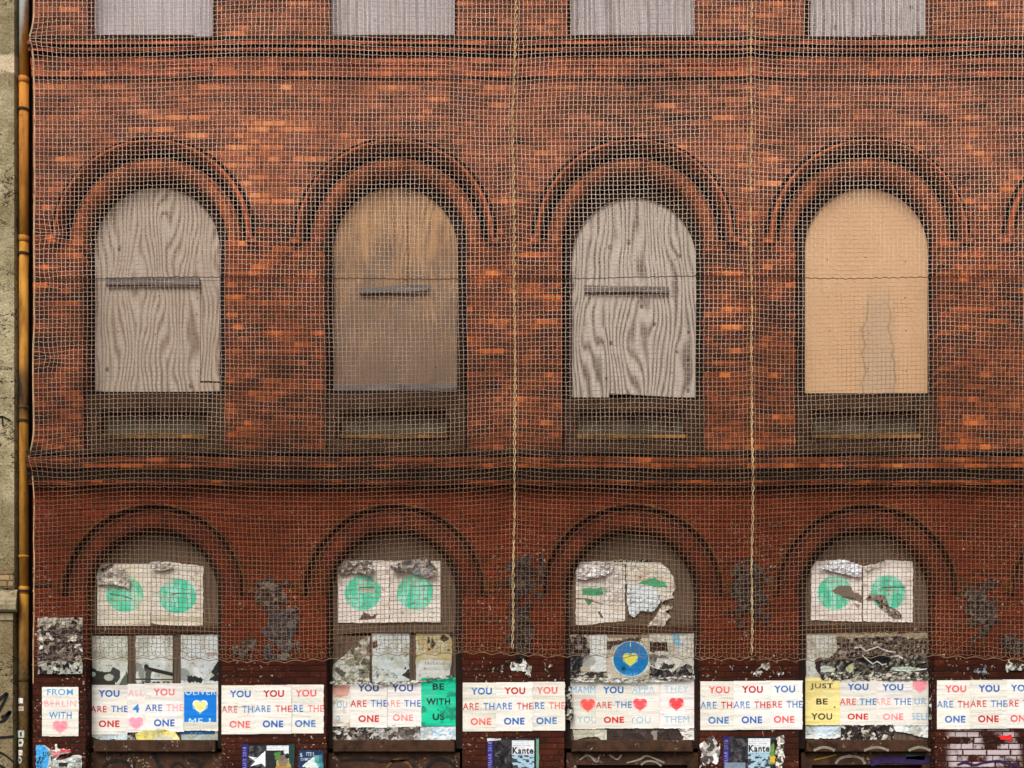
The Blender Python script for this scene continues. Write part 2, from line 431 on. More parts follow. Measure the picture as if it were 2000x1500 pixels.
# storey cornices, each a stack of brick courses, shade painted on soffits and grooves
sweep([(954, -.01), (947, -.012), (946.5, .10), (938, .105), (937.5, .06)], 64, XR, 'cornice_fillet', M['cornice_low'])
sweep([(938, .05), (937, .085), (929, .10), (927, .115), (920, .12), (918, .14), (913.5, .145)], 64, XR, 'cornice_soffit', M['soot_shade'])
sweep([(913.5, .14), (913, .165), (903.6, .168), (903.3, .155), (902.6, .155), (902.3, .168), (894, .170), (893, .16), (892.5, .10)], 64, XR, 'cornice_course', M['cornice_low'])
sweep([(893, .10), (886.5, .10), (886, .15), (880, .155), (879, .14), ('flat', -.02)], 64, XR, 'cornice_weathering', M['soot_shade'])
sweep([(157, -.02), (151, -.02), (151, .02)], 64, XR, 'cornice_groove', M['soot_shade'])
sweep([(151, -.01), (150.5, .03), (128, .035), (126, .05), (113, .055), (112, .04)], 64, XR, 'cornice_frieze', M['cornice'])
sweep([(112.5, .02), (111, .05), (104, .055), (102, .075), (99, .08)], 64, XR, 'cornice_soffit', M['soot_shade'])
sweep([(99.3, .075), (99, .105), (92, .108), (91.4, .09)], 64, XR, 'cornice_fillet', M['cornice'])
sweep([(92, .06), (86, .065), (86, .08)], 64, XR, 'cornice_groove', M['soot_shade'])
sweep([(86.5, .07), (86, .135), (80, .138), (79.6, .1)], 64, XR, 'cornice_fillet', M['cornice'])
sweep([(80, .08), (76, .085), (75.5, .11), (71, .11), ('flat', -.02)], 64, XR, 'cornice_weathering', M['soot_shade'])

# boarded windows
def board_outline(x0, x1, ytop, ybot, r=None):
    cx = (x0 + x1) / 2; r = (x1 - x0) / 2
    return [(x0, ybot), (x1, ybot)] + arcpts(cx, ytop + r, r, 36)
BOARDS = {
    0: wood_mat('grey_beige_plywood', (178, 164, 150), (104, 82, 62), 118, .8, 1, .18, (140, 122, 104), .28, 4.4, 1.25),
    1: wood_mat('tan_planks', (184, 142, 102), (92, 66, 44), 130, .6, 2, .75, (78, 62, 48), .6, 4.0, .9, low=(86, 74, 65)),
    2: wood_mat('pale_grey_plywood', (190, 178, 166), (56, 46, 40), 112, .78, 3, .22, (120, 108, 96), .42, 4.4, 1.1),
    3: None, 4: None,
}
def tan_board():
    m = NT('tan_fibreboard'); p = m.pos(); x, y, z = m.sep(p)
    n = m.noise(p, 1.6, 4, .6); c = m.mix(n, rgba((196, 156, 116)), rgba((212, 172, 132)))
    cxs = m.math('ADD', (1734 - 1000) * S, m.math('MULTIPLY', m.math('SUBTRACT', m.noise(m.scl(p, (1, 1, 2.2)), 1.5, 3), .5), .22))
    dist = m.math('ABSOLUTE', m.math('SUBTRACT', x, cxs))
    wid = m.rng(z, zpx(540), zpx(770), .09, .14, smooth=False)
    inside = m.math('MULTIPLY', m.rng(dist, m.math('ADD', wid, .10), m.math('SUBTRACT', wid, .02)), m.rng(z, zpx(505), zpx(590)))
    c = m.mix(m.math('MULTIPLY', inside, .55), c, rgba((176, 156, 132)))
    edge = m.math('MULTIPLY', m.rng(m.math('ABSOLUTE', m.math('SUBTRACT', dist, m.math('ADD', wid, .02))), .016, .002), m.rng(z, zpx(535), zpx(580)))
    c = m.mix(m.math('MULTIPLY', edge, m.math('MULTIPLY', m.noise(p, 6, 3), 1.0)), c, rgba((120, 92, 62)))
    d2 = m.rng(m.noise(m.scl(p, (5, 1, .5)), 2, 4, .6), .52, .74)
    c = m.mix(m.math('MULTIPLY', d2, m.math('MULTIPLY', m.math('MULTIPLY', m.rng(x, 3.4, 3.7), m.rng(z, zpx(500), zpx(640))), .6)), c, rgba((168, 142, 118)))
    gr = m.rng(m.noise(m.scl(p, (60, 1, 2.5)), 1, 3, .6), .55, .75); c = m.mix(m.math('MULTIPLY', gr, .3), c, rgba((160, 122, 84)))
    c = m.mix(m.math('MULTIPLY', m.rng(m.noise(p, 1.1, 5, .65), .5, .75), .35), c, rgba((178, 148, 116)))
    m.col(c, .8); m.bump(m.noise(p, 90, 2), .1, .002); return m.m
BOARDS[3] = tan_board(); BOARDS[4] = BOARDS[0]
TOPB = [wood_mat('blue_grey_plywood_%s' % n, (172, 168, 172), (84, 76, 74), f * 1.8, a, 10 + i, .22, (120, 114, 116), ch, 3.4, .30)
        for i, (n, f, a, ch) in enumerate((('plain', 40, .25, .22), ('streaked', 56, .45, .4), ('checked', 50, .6, .6), ('split', 60, .7, .65)))]
LOWB = wood_mat('brown_grey_plywood', (96, 81, 67), (46, 36, 28), 110, .55, 21, .5, (72, 58, 48), .4, 2.4, .5)

def win_frame(x0, x1, ytop, ybot, d, th=9, back=.14):  # frame ring, wide and dark to paint in the shaded arch reveal
    cx = (x0 + x1) / 2; r = (x1 - x0) / 2
    o1 = [(x0 - th, ybot + th)] + [(x1 + th, ybot + th)] + arcpts(cx, ytop + r, r + th, 36)
    i1 = [(x0 + 2, ybot - 2), (x1 - 2, ybot - 2)] + arcpts(cx, ytop + r, r - 2, 36)
    return MB().prism([o1, i1], d, d + back, P)
def nails(mb, x0, x1, y0, y1, d, nx=4, ny=6, seed=1):
    rr = random.Random(seed)
    for i in range(nx):
        for j in range(ny):
            x = x0 + (x1 - x0) * (i + .5) / nx + rr.uniform(-6, 6); y = y0 + (y1 - y0) * (j + .5) / ny + rr.uniform(-6, 6)
            c = np.array(P(x, y, d)); mb.tube([c + (0, .004, 0), c - (0, .003, 0)], .006, 6)

mid_spec = [(181, 431, 361, 767), (649, 895, 361, 765), (1115, 1362, 381, 778), (1570, 1816, 363, 770), (2034, 2280, 362, 769)]
bat_spec = {0: (207, 389, 549, 549, 14, 'grey batten screwed across the board'), 1: (703, 836, 567, 562, 12, None), 2: (1143, 1307, 563, 566, 12, None)}
for i, (x0, x1, yt, yb) in enumerate(mid_spec):
    d = .235
    w = win_frame(x0, x1, yt, yb, d - .035, 13, .05).build('window', M['frame'], bld)
    cen = P((x0 + x1) / 2, 565, d)
    b = MB()
    if i == 0:      # two sheets and a bottom plank
        cx, r = (x0 + x1) / 2, (x1 - x0) / 2
        b.prism([[(x0, 547), (x1, 547)] + arcpts(cx, yt + r, r, 36)], d, d + .02, P)
        b.box(x0, 548, 391, 764, d, d + .02, P); b.box(392, 548, x1, 744, d + .002, d + .02, P)
        b.add([P(200, 767, d - .012), P(432, 764, d - .012), P(430, 748, d - .012), P(206, 745, d - .012),
               P(200, 767, d + .01), P(432, 764, d + .01), P(430, 748, d + .01), P(206, 745, d + .01)],
              [(0, 1, 2, 3), (7, 6, 5, 4), (0, 4, 5, 1), (1, 5, 6, 2), (2, 6, 7, 3), (3, 7, 4, 0)])
    elif i == 2:
        b.prism([[(x0, 760), (1113, 776), (1188, 777), (1190, 768), (x1, 778), (x1, 700)] + arcpts((x0 + x1) / 2, yt + (x1 - x0) / 2, (x1 - x0) / 2, 36)[0:]], d, d + .02, P)
    else:
        b.prism([board_outline(x0, x1, yt, yb)], d, d + .02, P)
    o = recentre(b.build('board', BOARDS[i], w), cen)
    if i == 1:
        MB().box(x0 + 2, 750, x1, 766, d - .02, d, P).build('bottom_rail', M['batten'], w)
        bb = MB()
        bb.box(796, 366, 797.4, 560, d - .002, d + .01, P)
        bb.build('board_joint', M['frame'], w)
    n = MB(); nails(n, x0 + 12, x1 - 12, 470, yb - 10, d, 3, 4, i); n.build('nail', M['frame'], w)
    if i in bat_spec:
        xa, xb, ya, ybb, t, lab = bat_spec[i]
        q = MB(); h = t / 2
        c4 = [(xa, ya + h), (xb, ybb + h), (xb, ybb - h), (xa, ya - h)]
        fr = [P(*c, d - .045) for c in c4]; bk = [(v[0], d + .001, v[2]) for v in fr]
        q.add(fr + bk, [(0, 1, 2, 3), (7, 6, 5, 4)] + [(k, 4 + k, 4 + (k + 1) % 4, (k + 1) % 4) for k in range(4)])
        q.build('batten', M['batten'], w)
    # sunk panel under the window
    cx = MIDX[i]; pc = {0: 302, 1: 768, 2: 1232, 3: 1692, 4: 2157}[i]
    MB().prism([[(x0 - 14, 884), (x1 + 14, 884), (x1 + 14, yb + 3), (x0 - 14, yb + 3)],
                [(pc - 112, 854), (pc + 112, 854), (pc + 112, 796), (pc - 112, 796)]], .10, .40, P).build('apron', M['apron'], w)
    MB().prism([[(pc - 111, 855), (pc + 111, 855), (pc + 111, 797), (pc - 111, 797)],
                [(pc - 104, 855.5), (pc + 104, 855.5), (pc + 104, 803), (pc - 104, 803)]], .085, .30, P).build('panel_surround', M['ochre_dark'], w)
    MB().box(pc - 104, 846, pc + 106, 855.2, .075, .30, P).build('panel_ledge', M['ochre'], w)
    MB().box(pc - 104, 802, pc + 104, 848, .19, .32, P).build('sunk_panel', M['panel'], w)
top_spec = [(175, 416), (645, 888), (1115, 1355), (1583, 1810), (2040, 2270)]
for i, (x0, x1) in enumerate(top_spec):
    d = .2; yb = (68, 68, 68, 73, 70)[i]
    w = win_frame(x0, x1, -352, yb, d + .01).build('window', M['frame'], bld)
    b = MB()
    if i == 3: b.prism([[(x0, 78), (1700, 76), (1702, 68), (x1, 70)] + arcpts((x0 + x1) / 2, -352 + (x1 - x0) / 2, (x1 - x0) / 2, 36)], d, d + .02, P)
    else: b.prism([board_outline(x0, x1, -352, yb)], d, d + .02, P)
    recentre(b.build('board', TOPB[i % 4], w), P((x0 + x1) / 2, 0, d))
    if i == 0: MB().prism([[(378, 72), (414, 70), (414, -60), (380, -60)]], d - .012, d, P).build('patch_plank', TOPB[3], w)

low_spec = [(176, 428), (647, 892), (1112, 1358), (1571, 1816), (2030, 2275)]
graf_parts = []
for i, (x0, x1) in enumerate(low_spec):
    d = .17; cx = (x0 + x1) / 2
    w = win_frame(x0, x1, 1040, 1448, d - .035, 14, .05).build('window', M['frame_brown'], bld)
    recentre(MB().prism([board_outline(x0, x1, 1040, 1238)], d, d + .02, P).build('board', LOWB, w), P(cx + i * 3, 1150, d))
    recentre(MB().box(x0, 1241, x1, 1447, d + .004, d + .03, P).build('board', LOWB, w), P(cx + 40 + i * 7, 1350, d))
    MB().box(x0 + 4 if i != 1 else 676, 1222, x1 - 4, 1236, d - .03, d, P, .004).build('transom', M['sill'] if i != 1 else LOWB, w)
    MB().box(cx - 119, 1445, cx + 119, 1469, .07, .36, P, .01).build('sill', M['sill'], w)
    MB().prism([[(x0 - 6, 1836), (x1 + 6, 1836), (x1 + 6, 1470), (x0 - 6, 1470)],
                [(cx - 108, 1790), (cx + 108, 1790), (cx + 108, 1494 if i > 1 else 1640), (cx - 108, 1494 if i > 1 else 1640)]], .14, .40, P).build('apron', M['sill'], w)
    MB().box(cx - 110, 1480, cx + 110, 1800, .22, .42, P).build('sunk_panel', M['frame_brown'], w)

# ------------------------------------------------------------------ neighbouring plastered house
nb = empty('plaster_building', (0, 0, 0), 'neighbouring house with rough grey beige plaster at the left edge', 'building')
def plaster_mat():
    m = NT('rough_plaster'); p = m.pos(); x, y, z = m.sep(p)
    n = m.noise(p, 3.2, 6, .7); g = m.noise(p, 45, 4, .7); big = m.noise(m.scl(p, (1, 1, .6)), .9, 4, .6)
    c = m.ramp(m.math('ADD', m.math('MULTIPLY', n, .6), m.math('MULTIPLY', g, .4)), [(.28, (88, 76, 52)), (.44, (138, 126, 96)), (.56, (170, 156, 124)), (.72, (208, 196, 162))])
    c = m.mix(m.math('MULTIPLY', m.rng(big, .48, .7), .6), c, rgba((98, 82, 52)))
    c = m.mix(m.math('MULTIPLY', m.rng(z, zpx(700), zpx(1250)), .62), c, m.mix(g, rgba((52, 42, 26)), rgba((118, 98, 62))))
    pale = m.math('MULTIPLY', m.rng(m.math('ABSOLUTE', m.math('SUBTRACT', z, m.math('ADD', zpx(133), m.math('MULTIPLY', m.math('SUBTRACT', m.noise(p, 9, 3), .5), .2)))), .13, .09), .8)
    c = m.mix(pale, c, rgba((206, 184, 156)))
    f = m.noise(m.scl(p, (1, 1, 2.2)), 2.0, 5, .6)
    crack = m.rng(m.math('ABSOLUTE', m.math('SUBTRACT', f, .5)), .012, .004)
    c = m.mix(m.math('MULTIPLY', crack, m.rng(m.noise(p, 1.4, 2), .45, .6)), c, rgba((44, 36, 26)))
    pits = m.rng(m.noise(p, 26, 2), .64, .70); c = m.mix(m.math('MULTIPLY', pits, .7), c, rgba((50, 42, 30)))
    m.col(c, .95); m.bump(m.math('ADD', g, m.math('MULTIPLY', n, 2.0)), .9, .02); return m.m
PL = plaster_mat()
M['stone'] = flat_mat('weathered_stone', (140, 126, 100), .9, .3, 14, spot=(92, 82, 60))
M['bare'] = brick_mat('bare_brick', base=[(0, (96, 76, 52)), (.5, (132, 108, 78)), (1, (164, 140, 104))], flecks=False)
MB().prism([[(-800, 1849), (30, 1849), (30, 1195), (33, 1195), (33, -760), (-800, -760)]], -.06, 5.5).build('wall', PL, nb)
MB().box(-800, 1118, 31, 1150, -.068, -.055).build('exposed_brickwork', M['bare'], nb)
V = [];
for px in (-800, 39):
    for py, pr in [(1196, .05), (1194, .11), (1190, .135), (1180, .14), (1177, .12), (1172, .12), (1166, .10), (1158, .09), (1152, .05)]:
        v = P(px, py, -pr); V.append(((px - 1000) * S + (pr - .06) * (.25 if px > 0 else 0), v[1], v[2]))
n = 9
MB().add(V, [(j, j + 1, n + j + 1, n + j) for j in range(n - 1)] + [tuple(range(n, 2 * n))]).build('string_course', M['stone'], nb)
sw = sweep([(1212, .05), (1211, .075), (1198, .08), (1197, .05)], -800, 32, 'string_course', M['stone'], nb)
MB().box(-800, -800, 30, -760.5, -.3, 5.5).build('roof', M['soot_shade'], nb)
M['spray_black'] = flat_mat('black_spray_paint', (24, 22, 20), .7, .3, 20)
def ribbon(mb, pts, w, d, f=P):
    """flat sprayed stroke lying on a surface at depth d"""
    pts = np.array(pts, float)
    for k in range(2):
        q = [pts[0]]
        for a, b in zip(pts[:-1], pts[1:]): q += [a * .75 + b * .25, a * .25 + b * .75]
        pts = np.array(q + [pts[-1]])
    t = np.gradient(pts, axis=0); t /= np.linalg.norm(t, axis=1)[:, None] + 1e-9
    nrm = np.stack([-t[:, 1], t[:, 0]], 1); n = len(pts)
    wd = w * (.75 + .5 * np.array([vn(i * .7, w * 3.1, 3) for i in range(n)]))[:, None] / 2
    V = [f(*p, d) for p in pts + nrm * wd] + [f(*p, d) for p in pts - nrm * wd]
    mb.add(V, [(i, i + 1, n + i + 1, n + i) for i in range(n - 1)])
g = MB()
for pts, w in [([(-6, 1372), (8, 1358), (16, 1352), (6, 1375), (-4, 1392)], 6), ([(2, 1402), (14, 1396), (22, 1386), (10, 1408), (-8, 1412)], 6),
               ([(-20, 1440), (4, 1441), (28, 1438)], 5), ([(-10, 1466), (10, 1474), (26, 1488)], 4), ([(-6, 1492), (8, 1500), (20, 1512)], 5),
               ([(-10, 816), (6, 813), (20, 822)], 4), ([(4, 814), (6, 832)], 3)]:
    g = MB(); ribbon(g, pts, w, -.064); g.build('graffiti', M['spray_black'], nb)

# ------------------------------------------------------------------ downpipe
def pipe_mat():
    m = NT('ochre_painted_pipe'); p = m.pos(); x, y, z = m.sep(p)
    n = m.noise(m.scl(p, (6, 6, 1.3)), 2, 5, .65); f = m.noise(p, 30, 4, .7)
    c = m.ramp(n, [(.3, (112, 76, 26)), (.5, (156, 106, 38)), (.7, (182, 128, 52))])
    c = m.mix(m.rng(z, zpx(560), zpx(100)), c, m.ramp(n, [(.3, (160, 96, 34)), (.7, (204, 136, 58))]))
    zz = m.math('ADD', z, m.math('MULTIPLY', m.math('SUBTRACT', n, .5), .8))
    c = m.mix(m.rng(zz, zpx(1120), zpx(1330)), c, m.ramp(f, [(.35, (46, 34, 18)), (.65, (88, 66, 28))]))
    c = m.mix(m.math('MULTIPLY', m.rng(m.math('ABSOLUTE', m.math('SUBTRACT', z, zpx(770))), .34, .12), m.rng(n, .35, .6, .6, 1)), c, rgba((46, 34, 24)))
    edge = m.rng(m.math('ADD', zz, m.math('MULTIPLY', x, -6.0)), zpx(75) + 28.5, zpx(75) + 28.9)
    c = m.mix(edge, c, rgba((206, 212, 202)))
    c = m.mix(m.math('MULTIPLY', m.rng(f, .6, .72), .7), c, rgba((60, 42, 22)))
    drip = m.rng(m.noise(m.scl(p, (40, 40, 1.1)), 1, 4, .65), .52, .72); c = m.mix(m.math('MULTIPLY', drip, .5), c, rgba((74, 50, 24)))
    m.col(c, .72); m.bump(f, .4, .006); return m.m
PM = pipe_mat(); M['iron'] = flat_mat('rusty_iron', (44, 36, 28), .7, .4, 20, spot=(70, 44, 28))
M['recess_plaster'] = flat_mat('dark_recess_plaster', (62, 54, 46), .9, .3, 6)
dp = empty('downpipe', ((45 - 1000) * S, .02, 0), 'ochre painted downpipe with iron brackets between the two houses', 'downpipe')
def pl(mb): pass
px_, rp = 45, .046
def pseg(y0, y1, r, name, mat):
    a = P(px_, y0, .02); b = P(px_, y1, .02)
    a = (W(px_, 0)[0], .02, a[2]); b = (a[0], .02, b[2])
    return MB().tube([a, (a[0], .02, a[2] * .5 + b[2] * .5), b], r, 20).build(name, mat, dp, True)
pseg(1840, 1152, rp, 'pipe', PM); pseg(1152, 470, rp * .985, 'pipe', PM); pseg(470, 160, rp, 'pipe', PM); pseg(160, -740, rp * .985, 'pipe', PM)
for y, h, k in [(1160, 14, 1.08), (1090, 5, 1.06), (474, 12, 1.07), (164, 12, 1.08), (800, 6, 1.06), (1332, 12, 1.07)]:
    pseg(y, y - h, rp * k, 'collar', PM)
for y in (216, 497, 823, 1155):
    a = W(px_, 0)[0]; z = P(px_, y, .02)[2]
    b = MB(); n = 20
    ring = [(rp * 1.05, -.011), (rp * 1.2, -.011), (rp * 1.2, .011), (rp * 1.05, .011)]
    V = [(a + r * math.cos(2 * math.pi * i / n), .02 + r * math.sin(2 * math.pi * i / n), z + dz) for i in range(n) for r, dz in ring]
    b.add(V, [(i * 4 + j, ((i + 1) % n) * 4 + j, ((i + 1) % n) * 4 + (j + 1) % 4, i * 4 + (j + 1) % 4) for i in range(n) for j in range(4)])
    b.tube([(a + .02, .03, z), (a + .055, .1, z), (a + .06, .16, z)], .011, 8)
    b.build('bracket', M['iron'], dp)
# ------------------------------------------------------------------ ground
M['paving'] = flat_mat('pavement_slabs', (112, 108, 102), .9, .2, 5); M['asphalt'] = flat_mat('asphalt', (62, 62, 62), .9, .2, 9)
G = lambda x0, y0, x1, y1, z, nm, mt: tag(mesh_obj(nm, [(x0, y0, z), (x1, y0, z), (x1, y1, z), (x0, y1, z)], [(0, 1, 2, 3)], mt), kind='structure')
G(-60, -60, 60, 20, -.15, 'road', M['asphalt']); 
tag(mesh_obj('pavement', [(-60, -4.5, -.148), (60, -4.5, -.148), (60, -4.5, 0), (-60, -4.5, 0), (60, 8, 0), (-60, 8, 0)], [(0, 1, 2, 3), (3, 2, 4, 5)], M['paving']), kind='structure')

# ------------------------------------------------------------------ debris net
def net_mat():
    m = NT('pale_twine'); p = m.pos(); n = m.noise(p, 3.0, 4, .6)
    x, y, z = m.sep(p)      # sky light painted into the twine: paler high up, darker towards the hem
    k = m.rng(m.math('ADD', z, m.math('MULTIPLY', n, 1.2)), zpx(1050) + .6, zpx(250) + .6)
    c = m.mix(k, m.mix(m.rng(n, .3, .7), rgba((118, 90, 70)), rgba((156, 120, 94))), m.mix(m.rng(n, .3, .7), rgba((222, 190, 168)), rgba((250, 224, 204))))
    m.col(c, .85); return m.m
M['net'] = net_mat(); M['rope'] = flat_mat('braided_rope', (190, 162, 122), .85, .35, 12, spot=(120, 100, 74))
M['hem'] = flat_mat('soiled_hem_rope', (128, 102, 78), .9, .35, 14, spot=(78, 62, 48))
M['cord'] = flat_mat('dark_lacing_cord', (58, 48, 42), .9, .3, 10)
net = empty('debris_net', (0, -.2, 0), 'pale twine debris net hung over the upper brick facade', 'net')
PITX, PITY, NX0, NY1 = 8.42, 8.75, 70.0, 1281.0
NC, NR = 288, 206
def net_def(X, Y):
    """photo-pixel grid position -> where the sagging twine really hangs"""
    x, y = X.copy(), Y.copy()
    y += 9 * (fbm(X / 280, Y / 320, 3, 2) - .5) * 2 + 3.0 * np.sin(X / 120. + Y / 400.)
    x += 4 * (fbm(X / 260, Y / 240, 8, 2) - .5) * 2
    for sx in (1006., 1467.):                                   # panels are laced together here
        e = np.exp(-np.abs(X - sx) / 34.)
        y += e * (4.5 * np.sin(Y / 95. + sx) - 2); x += (sx - X) * .10 * e
    for (pxx, pyy, r, k) in [(60, 73, 40, -11), (63, 892, 46, -11), (98, 699, 26, 10), (104, 452, 30, 10), (88, 548, 20, 5)]:
        rr = np.exp(-(((X - pxx) / r) ** 2 + ((Y - pyy) / (r * .75)) ** 2))
        x += k * rr * np.exp(-np.abs(X - 70) / 60.) * (1 if k < 0 else np.clip((X - 70) / 20, 0, 1)); y += rr * (pyy - Y) * .55
    e = np.exp(-(X - 70) / 30.)
    x += e * (4 * (fbm(Y / 70, Y * 0 + 2, 5, 2) - .5) - 2)
    bot = np.clip((Y - 1200) / 80, 0, 1) ** 2
    y += bot * (7 * np.exp(-(X - 70) / 45.) + 5 * np.sin(X / 77.) * .6 + 6 * (fbm(X / 90, X * 0, 12, 2) - .5))
    return x, y
def net_depth(X, Y):
    d = .16 + .155 * np.exp(-((Y - 903) / 75) ** 2) + .06 * np.exp(-((Y - 95) / 80) ** 2) + .05 * (fbm(X / 200, Y / 200, 21, 3) - .5)
    d = d - .05 * np.exp(-(X - 70) / 25.) - .04 * np.clip((Y - 1150) / 130, 0, 1)
    return -d
ii, jj = np.meshgrid(np.arange(NC), np.arange(NR), indexing='ij')
GX = NX0 + ii * PITX; GY = NY1 - (NR - 1 - jj) * PITY
rg = np.random.RandomState(4)
jx = rg.normal(0, .32, GX.shape) + .35 * np.where((ii + jj) % 2, 1, -1); jy = rg.normal(0, .32, GX.shape) + .75 * np.where((ii + jj) % 2, 1, -1)
jit = 1 + 1.6 * np.clip((GY - 1235) / 50, 0, 1)
nx_, ny_ = net_def(GX, GY); nd_ = net_depth(GX, GY)
nx_ += jx * jit; ny_ += jy * jit
nf = (D + nd_) / D
NP = np.stack([(nx_ - 1000) * S * nf, nd_, Z0 + (1500 - ny_) * S * nf], -1)
RT = .0028
def strands(A, axis):
    """A[n lines, n points, 3] -> three-sided tubes"""
    n, m, _ = A.shape
    a = np.arange(3) * 2 * np.pi / 3 + .5
    o = np.stack([np.cos(a), np.sin(a), 0 * a] if axis == 'v' else [0 * a, np.sin(a), np.cos(a)], -1) * RT
    V = (A[:, :, None, :] + o[None, None]).reshape(-1, 3)
    l, k, c = np.meshgrid(np.arange(n), np.arange(m - 1), np.arange(3), indexing='ij')
    b = (l * m + k) * 3; c2 = (c + 1) % 3
    return V, np.stack([b + c, b + c2, b + 3 + c2, b + 3 + c], -1).reshape(-1, 4)
def panel(i0, i1):
    A = NP[i0:i1]; V1, F1 = strands(A, 'v'); V2, F2 = strands(np.swapaxes(A, 0, 1), 'h')
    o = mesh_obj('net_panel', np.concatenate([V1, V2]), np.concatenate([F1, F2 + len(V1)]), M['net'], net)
    o.location = tuple(-c for c in net.location); return o
s1 = int(round((1006 - NX0) / PITX)); s2 = int(round((1467 - NX0) / PITX))
panel(0, s1 + 1); panel(s1, s2 + 1); panel(s2, NC)
def rope_pts(col):
    return NP[col]
def braid(name, pts, r, amp, per, mat, seed=0):
    mb = MB(); pts = np.asarray(pts)
    t = np.concatenate([[0], np.cumsum(np.linalg.norm(np.diff(pts, axis=0), axis=1))])
    q = np.arange(0, t[-1], per / 5)
    c = np.stack([np.interp(q, t, pts[:, k]) for k in range(3)], -1)
    dirv = pts[-1] - pts[0]; side = np.array([1, 0, 0]) if abs(dirv[2]) > abs(dirv[0]) else np.array([0, 0, 1])
    c[:, 0] += .02 * (np.array([fbm(s * .8, 1, seed + 60, 3) for s in q]) - .5)
    am = amp * (.5 + 1.1 * np.array([fbm(s * 2.2, 0, seed + 40, 2) for s in q]))
    for ph in (0, math.pi):
        a = 2 * math.pi * q / per + ph + 2 * np.array([vn(s * 3, 1, seed) for s in q])
        mb.tube(c + (np.cos(a) * am)[:, None] * side + (np.sin(a) * am)[:, None] * np.array([0, -1, 0]) + np.array([0, -.008, 0]), r, 5)
    return mb.build(name, mat, net, True)
braid('seam_rope', NP[s1], .0048, .010, .17, M['rope'], 1); braid('seam_rope', NP[s2], .0046, .008, .19, M['rope'], 2)
hem = []
for X in np.arange(66, 2500, 3.2):
    Xa = np.array([X]); hx, hy = net_def(Xa, np.array([NY1 + 4.])); sc = abs(math.sin(X * math.pi / 37)) * 4.5
    hem.append(P(float(hx[0]), float(hy[0]) - sc + 3, float(net_depth(Xa, np.array([NY1]))[0]) - .006))
MB().tube(hem, .0036, 6).build('hem_rope', M['hem'], net, True)
edge = []
for Y in np.arange(-520, 1340, 6.):
    Xa = np.array([70.]); ex, ey = net_def(Xa, np.array([min(Y, NY1)])); edge.append(P(float(ex[0]) - 1.5, float(ey[0]) + max(0, Y - NY1) * .8, -.1))
MB().tube(edge, .005, 6).build('edge_rope', M['rope'], net, True)
lace = []
j550 = int(np.argmin(np.abs(GY[0] - 549)))
rw = NP[:, j550].copy(); rw[:, 1] -= .006
MB().tube(rw, .0026, 5).build('lacing_cord', M['cord'], net)

# ------------------------------------------------------------------ printing: letters are rasterised from the built-in font
_wc = {}
def word(txt, bold):
    if (txt, bold) in _wc: return _wc[(txt, bold)]
    cu = bpy.data.curves.new('type', 'FONT'); cu.body = txt; cu.size = 1; cu.offset = bold; cu.space_character = 1.12; cu.resolution_u = 6
    ob = bpy.data.objects.new('type', cu); C.objects.link(ob)
    dg = bpy.context.evaluated_depsgraph_get(); me = bpy.data.meshes.new_from_object(ob.evaluated_get(dg))
    me.calc_loop_triangles()
    v = np.empty(len(me.vertices) * 3, np.float32); me.vertices.foreach_get('co', v); v = v.reshape(-1, 3)[:, :2].astype(float)
    t = np.empty(len(me.loop_triangles) * 3, np.int32); me.loop_triangles.foreach_get('vertices', t); t = t.reshape(-1, 3)
    bpy.data.objects.remove(ob); bpy.data.curves.remove(cu); bpy.data.meshes.remove(me)
    lo = v.min(0); hi = v.max(0); k = 90.0
    w, h = [int(c) + 3 for c in (hi - lo) * k]; bmp = np.zeros((h, w)); q = (v - lo) * k + 1
    for a, b, c in q[t]:
        x0, y0 = np.floor(np.min([a, b, c], 0)).astype(int); x1, y1 = np.ceil(np.max([a, b, c], 0)).astype(int) + 1
        gx, gy = np.meshgrid(np.arange(x0, min(x1, w)) + .0, np.arange(y0, min(y1, h)) + .0)
        e = [(n[0] - m[0]) * (gy - m[1]) - (n[1] - m[1]) * (gx - m[0]) for m, n in ((a, b), (b, c), (c, a))]
        s = np.sign((b[0] - a[0]) * (c[1] - a[1]) - (b[1] - a[1]) * (c[0] - a[0])) or 1
        bmp[y0:y1, x0:x1][(e[0] * s >= -.3) & (e[1] * s >= -.3) & (e[2] * s >= -.3)] = 1
    b2 = bmp.copy()
    for ax in (0, 1): b2 = (np.roll(b2, 1, ax) + 2 * b2 + np.roll(b2, -1, ax)) / 4
    _wc[(txt, bold)] = b2
    return b2
def inpoly(X, Y, pts):
    r = np.zeros(X.shape, bool); n = len(pts); j = n - 1
    for i in range(n):
        (xi, yi), (xj, yj) = pts[i], pts[j]
        if yi != yj: r ^= ((yi > Y) != (yj > Y)) & (X < (xj - xi) * (Y - yi) / (yj - yi) + xi)
        j = i
    return r
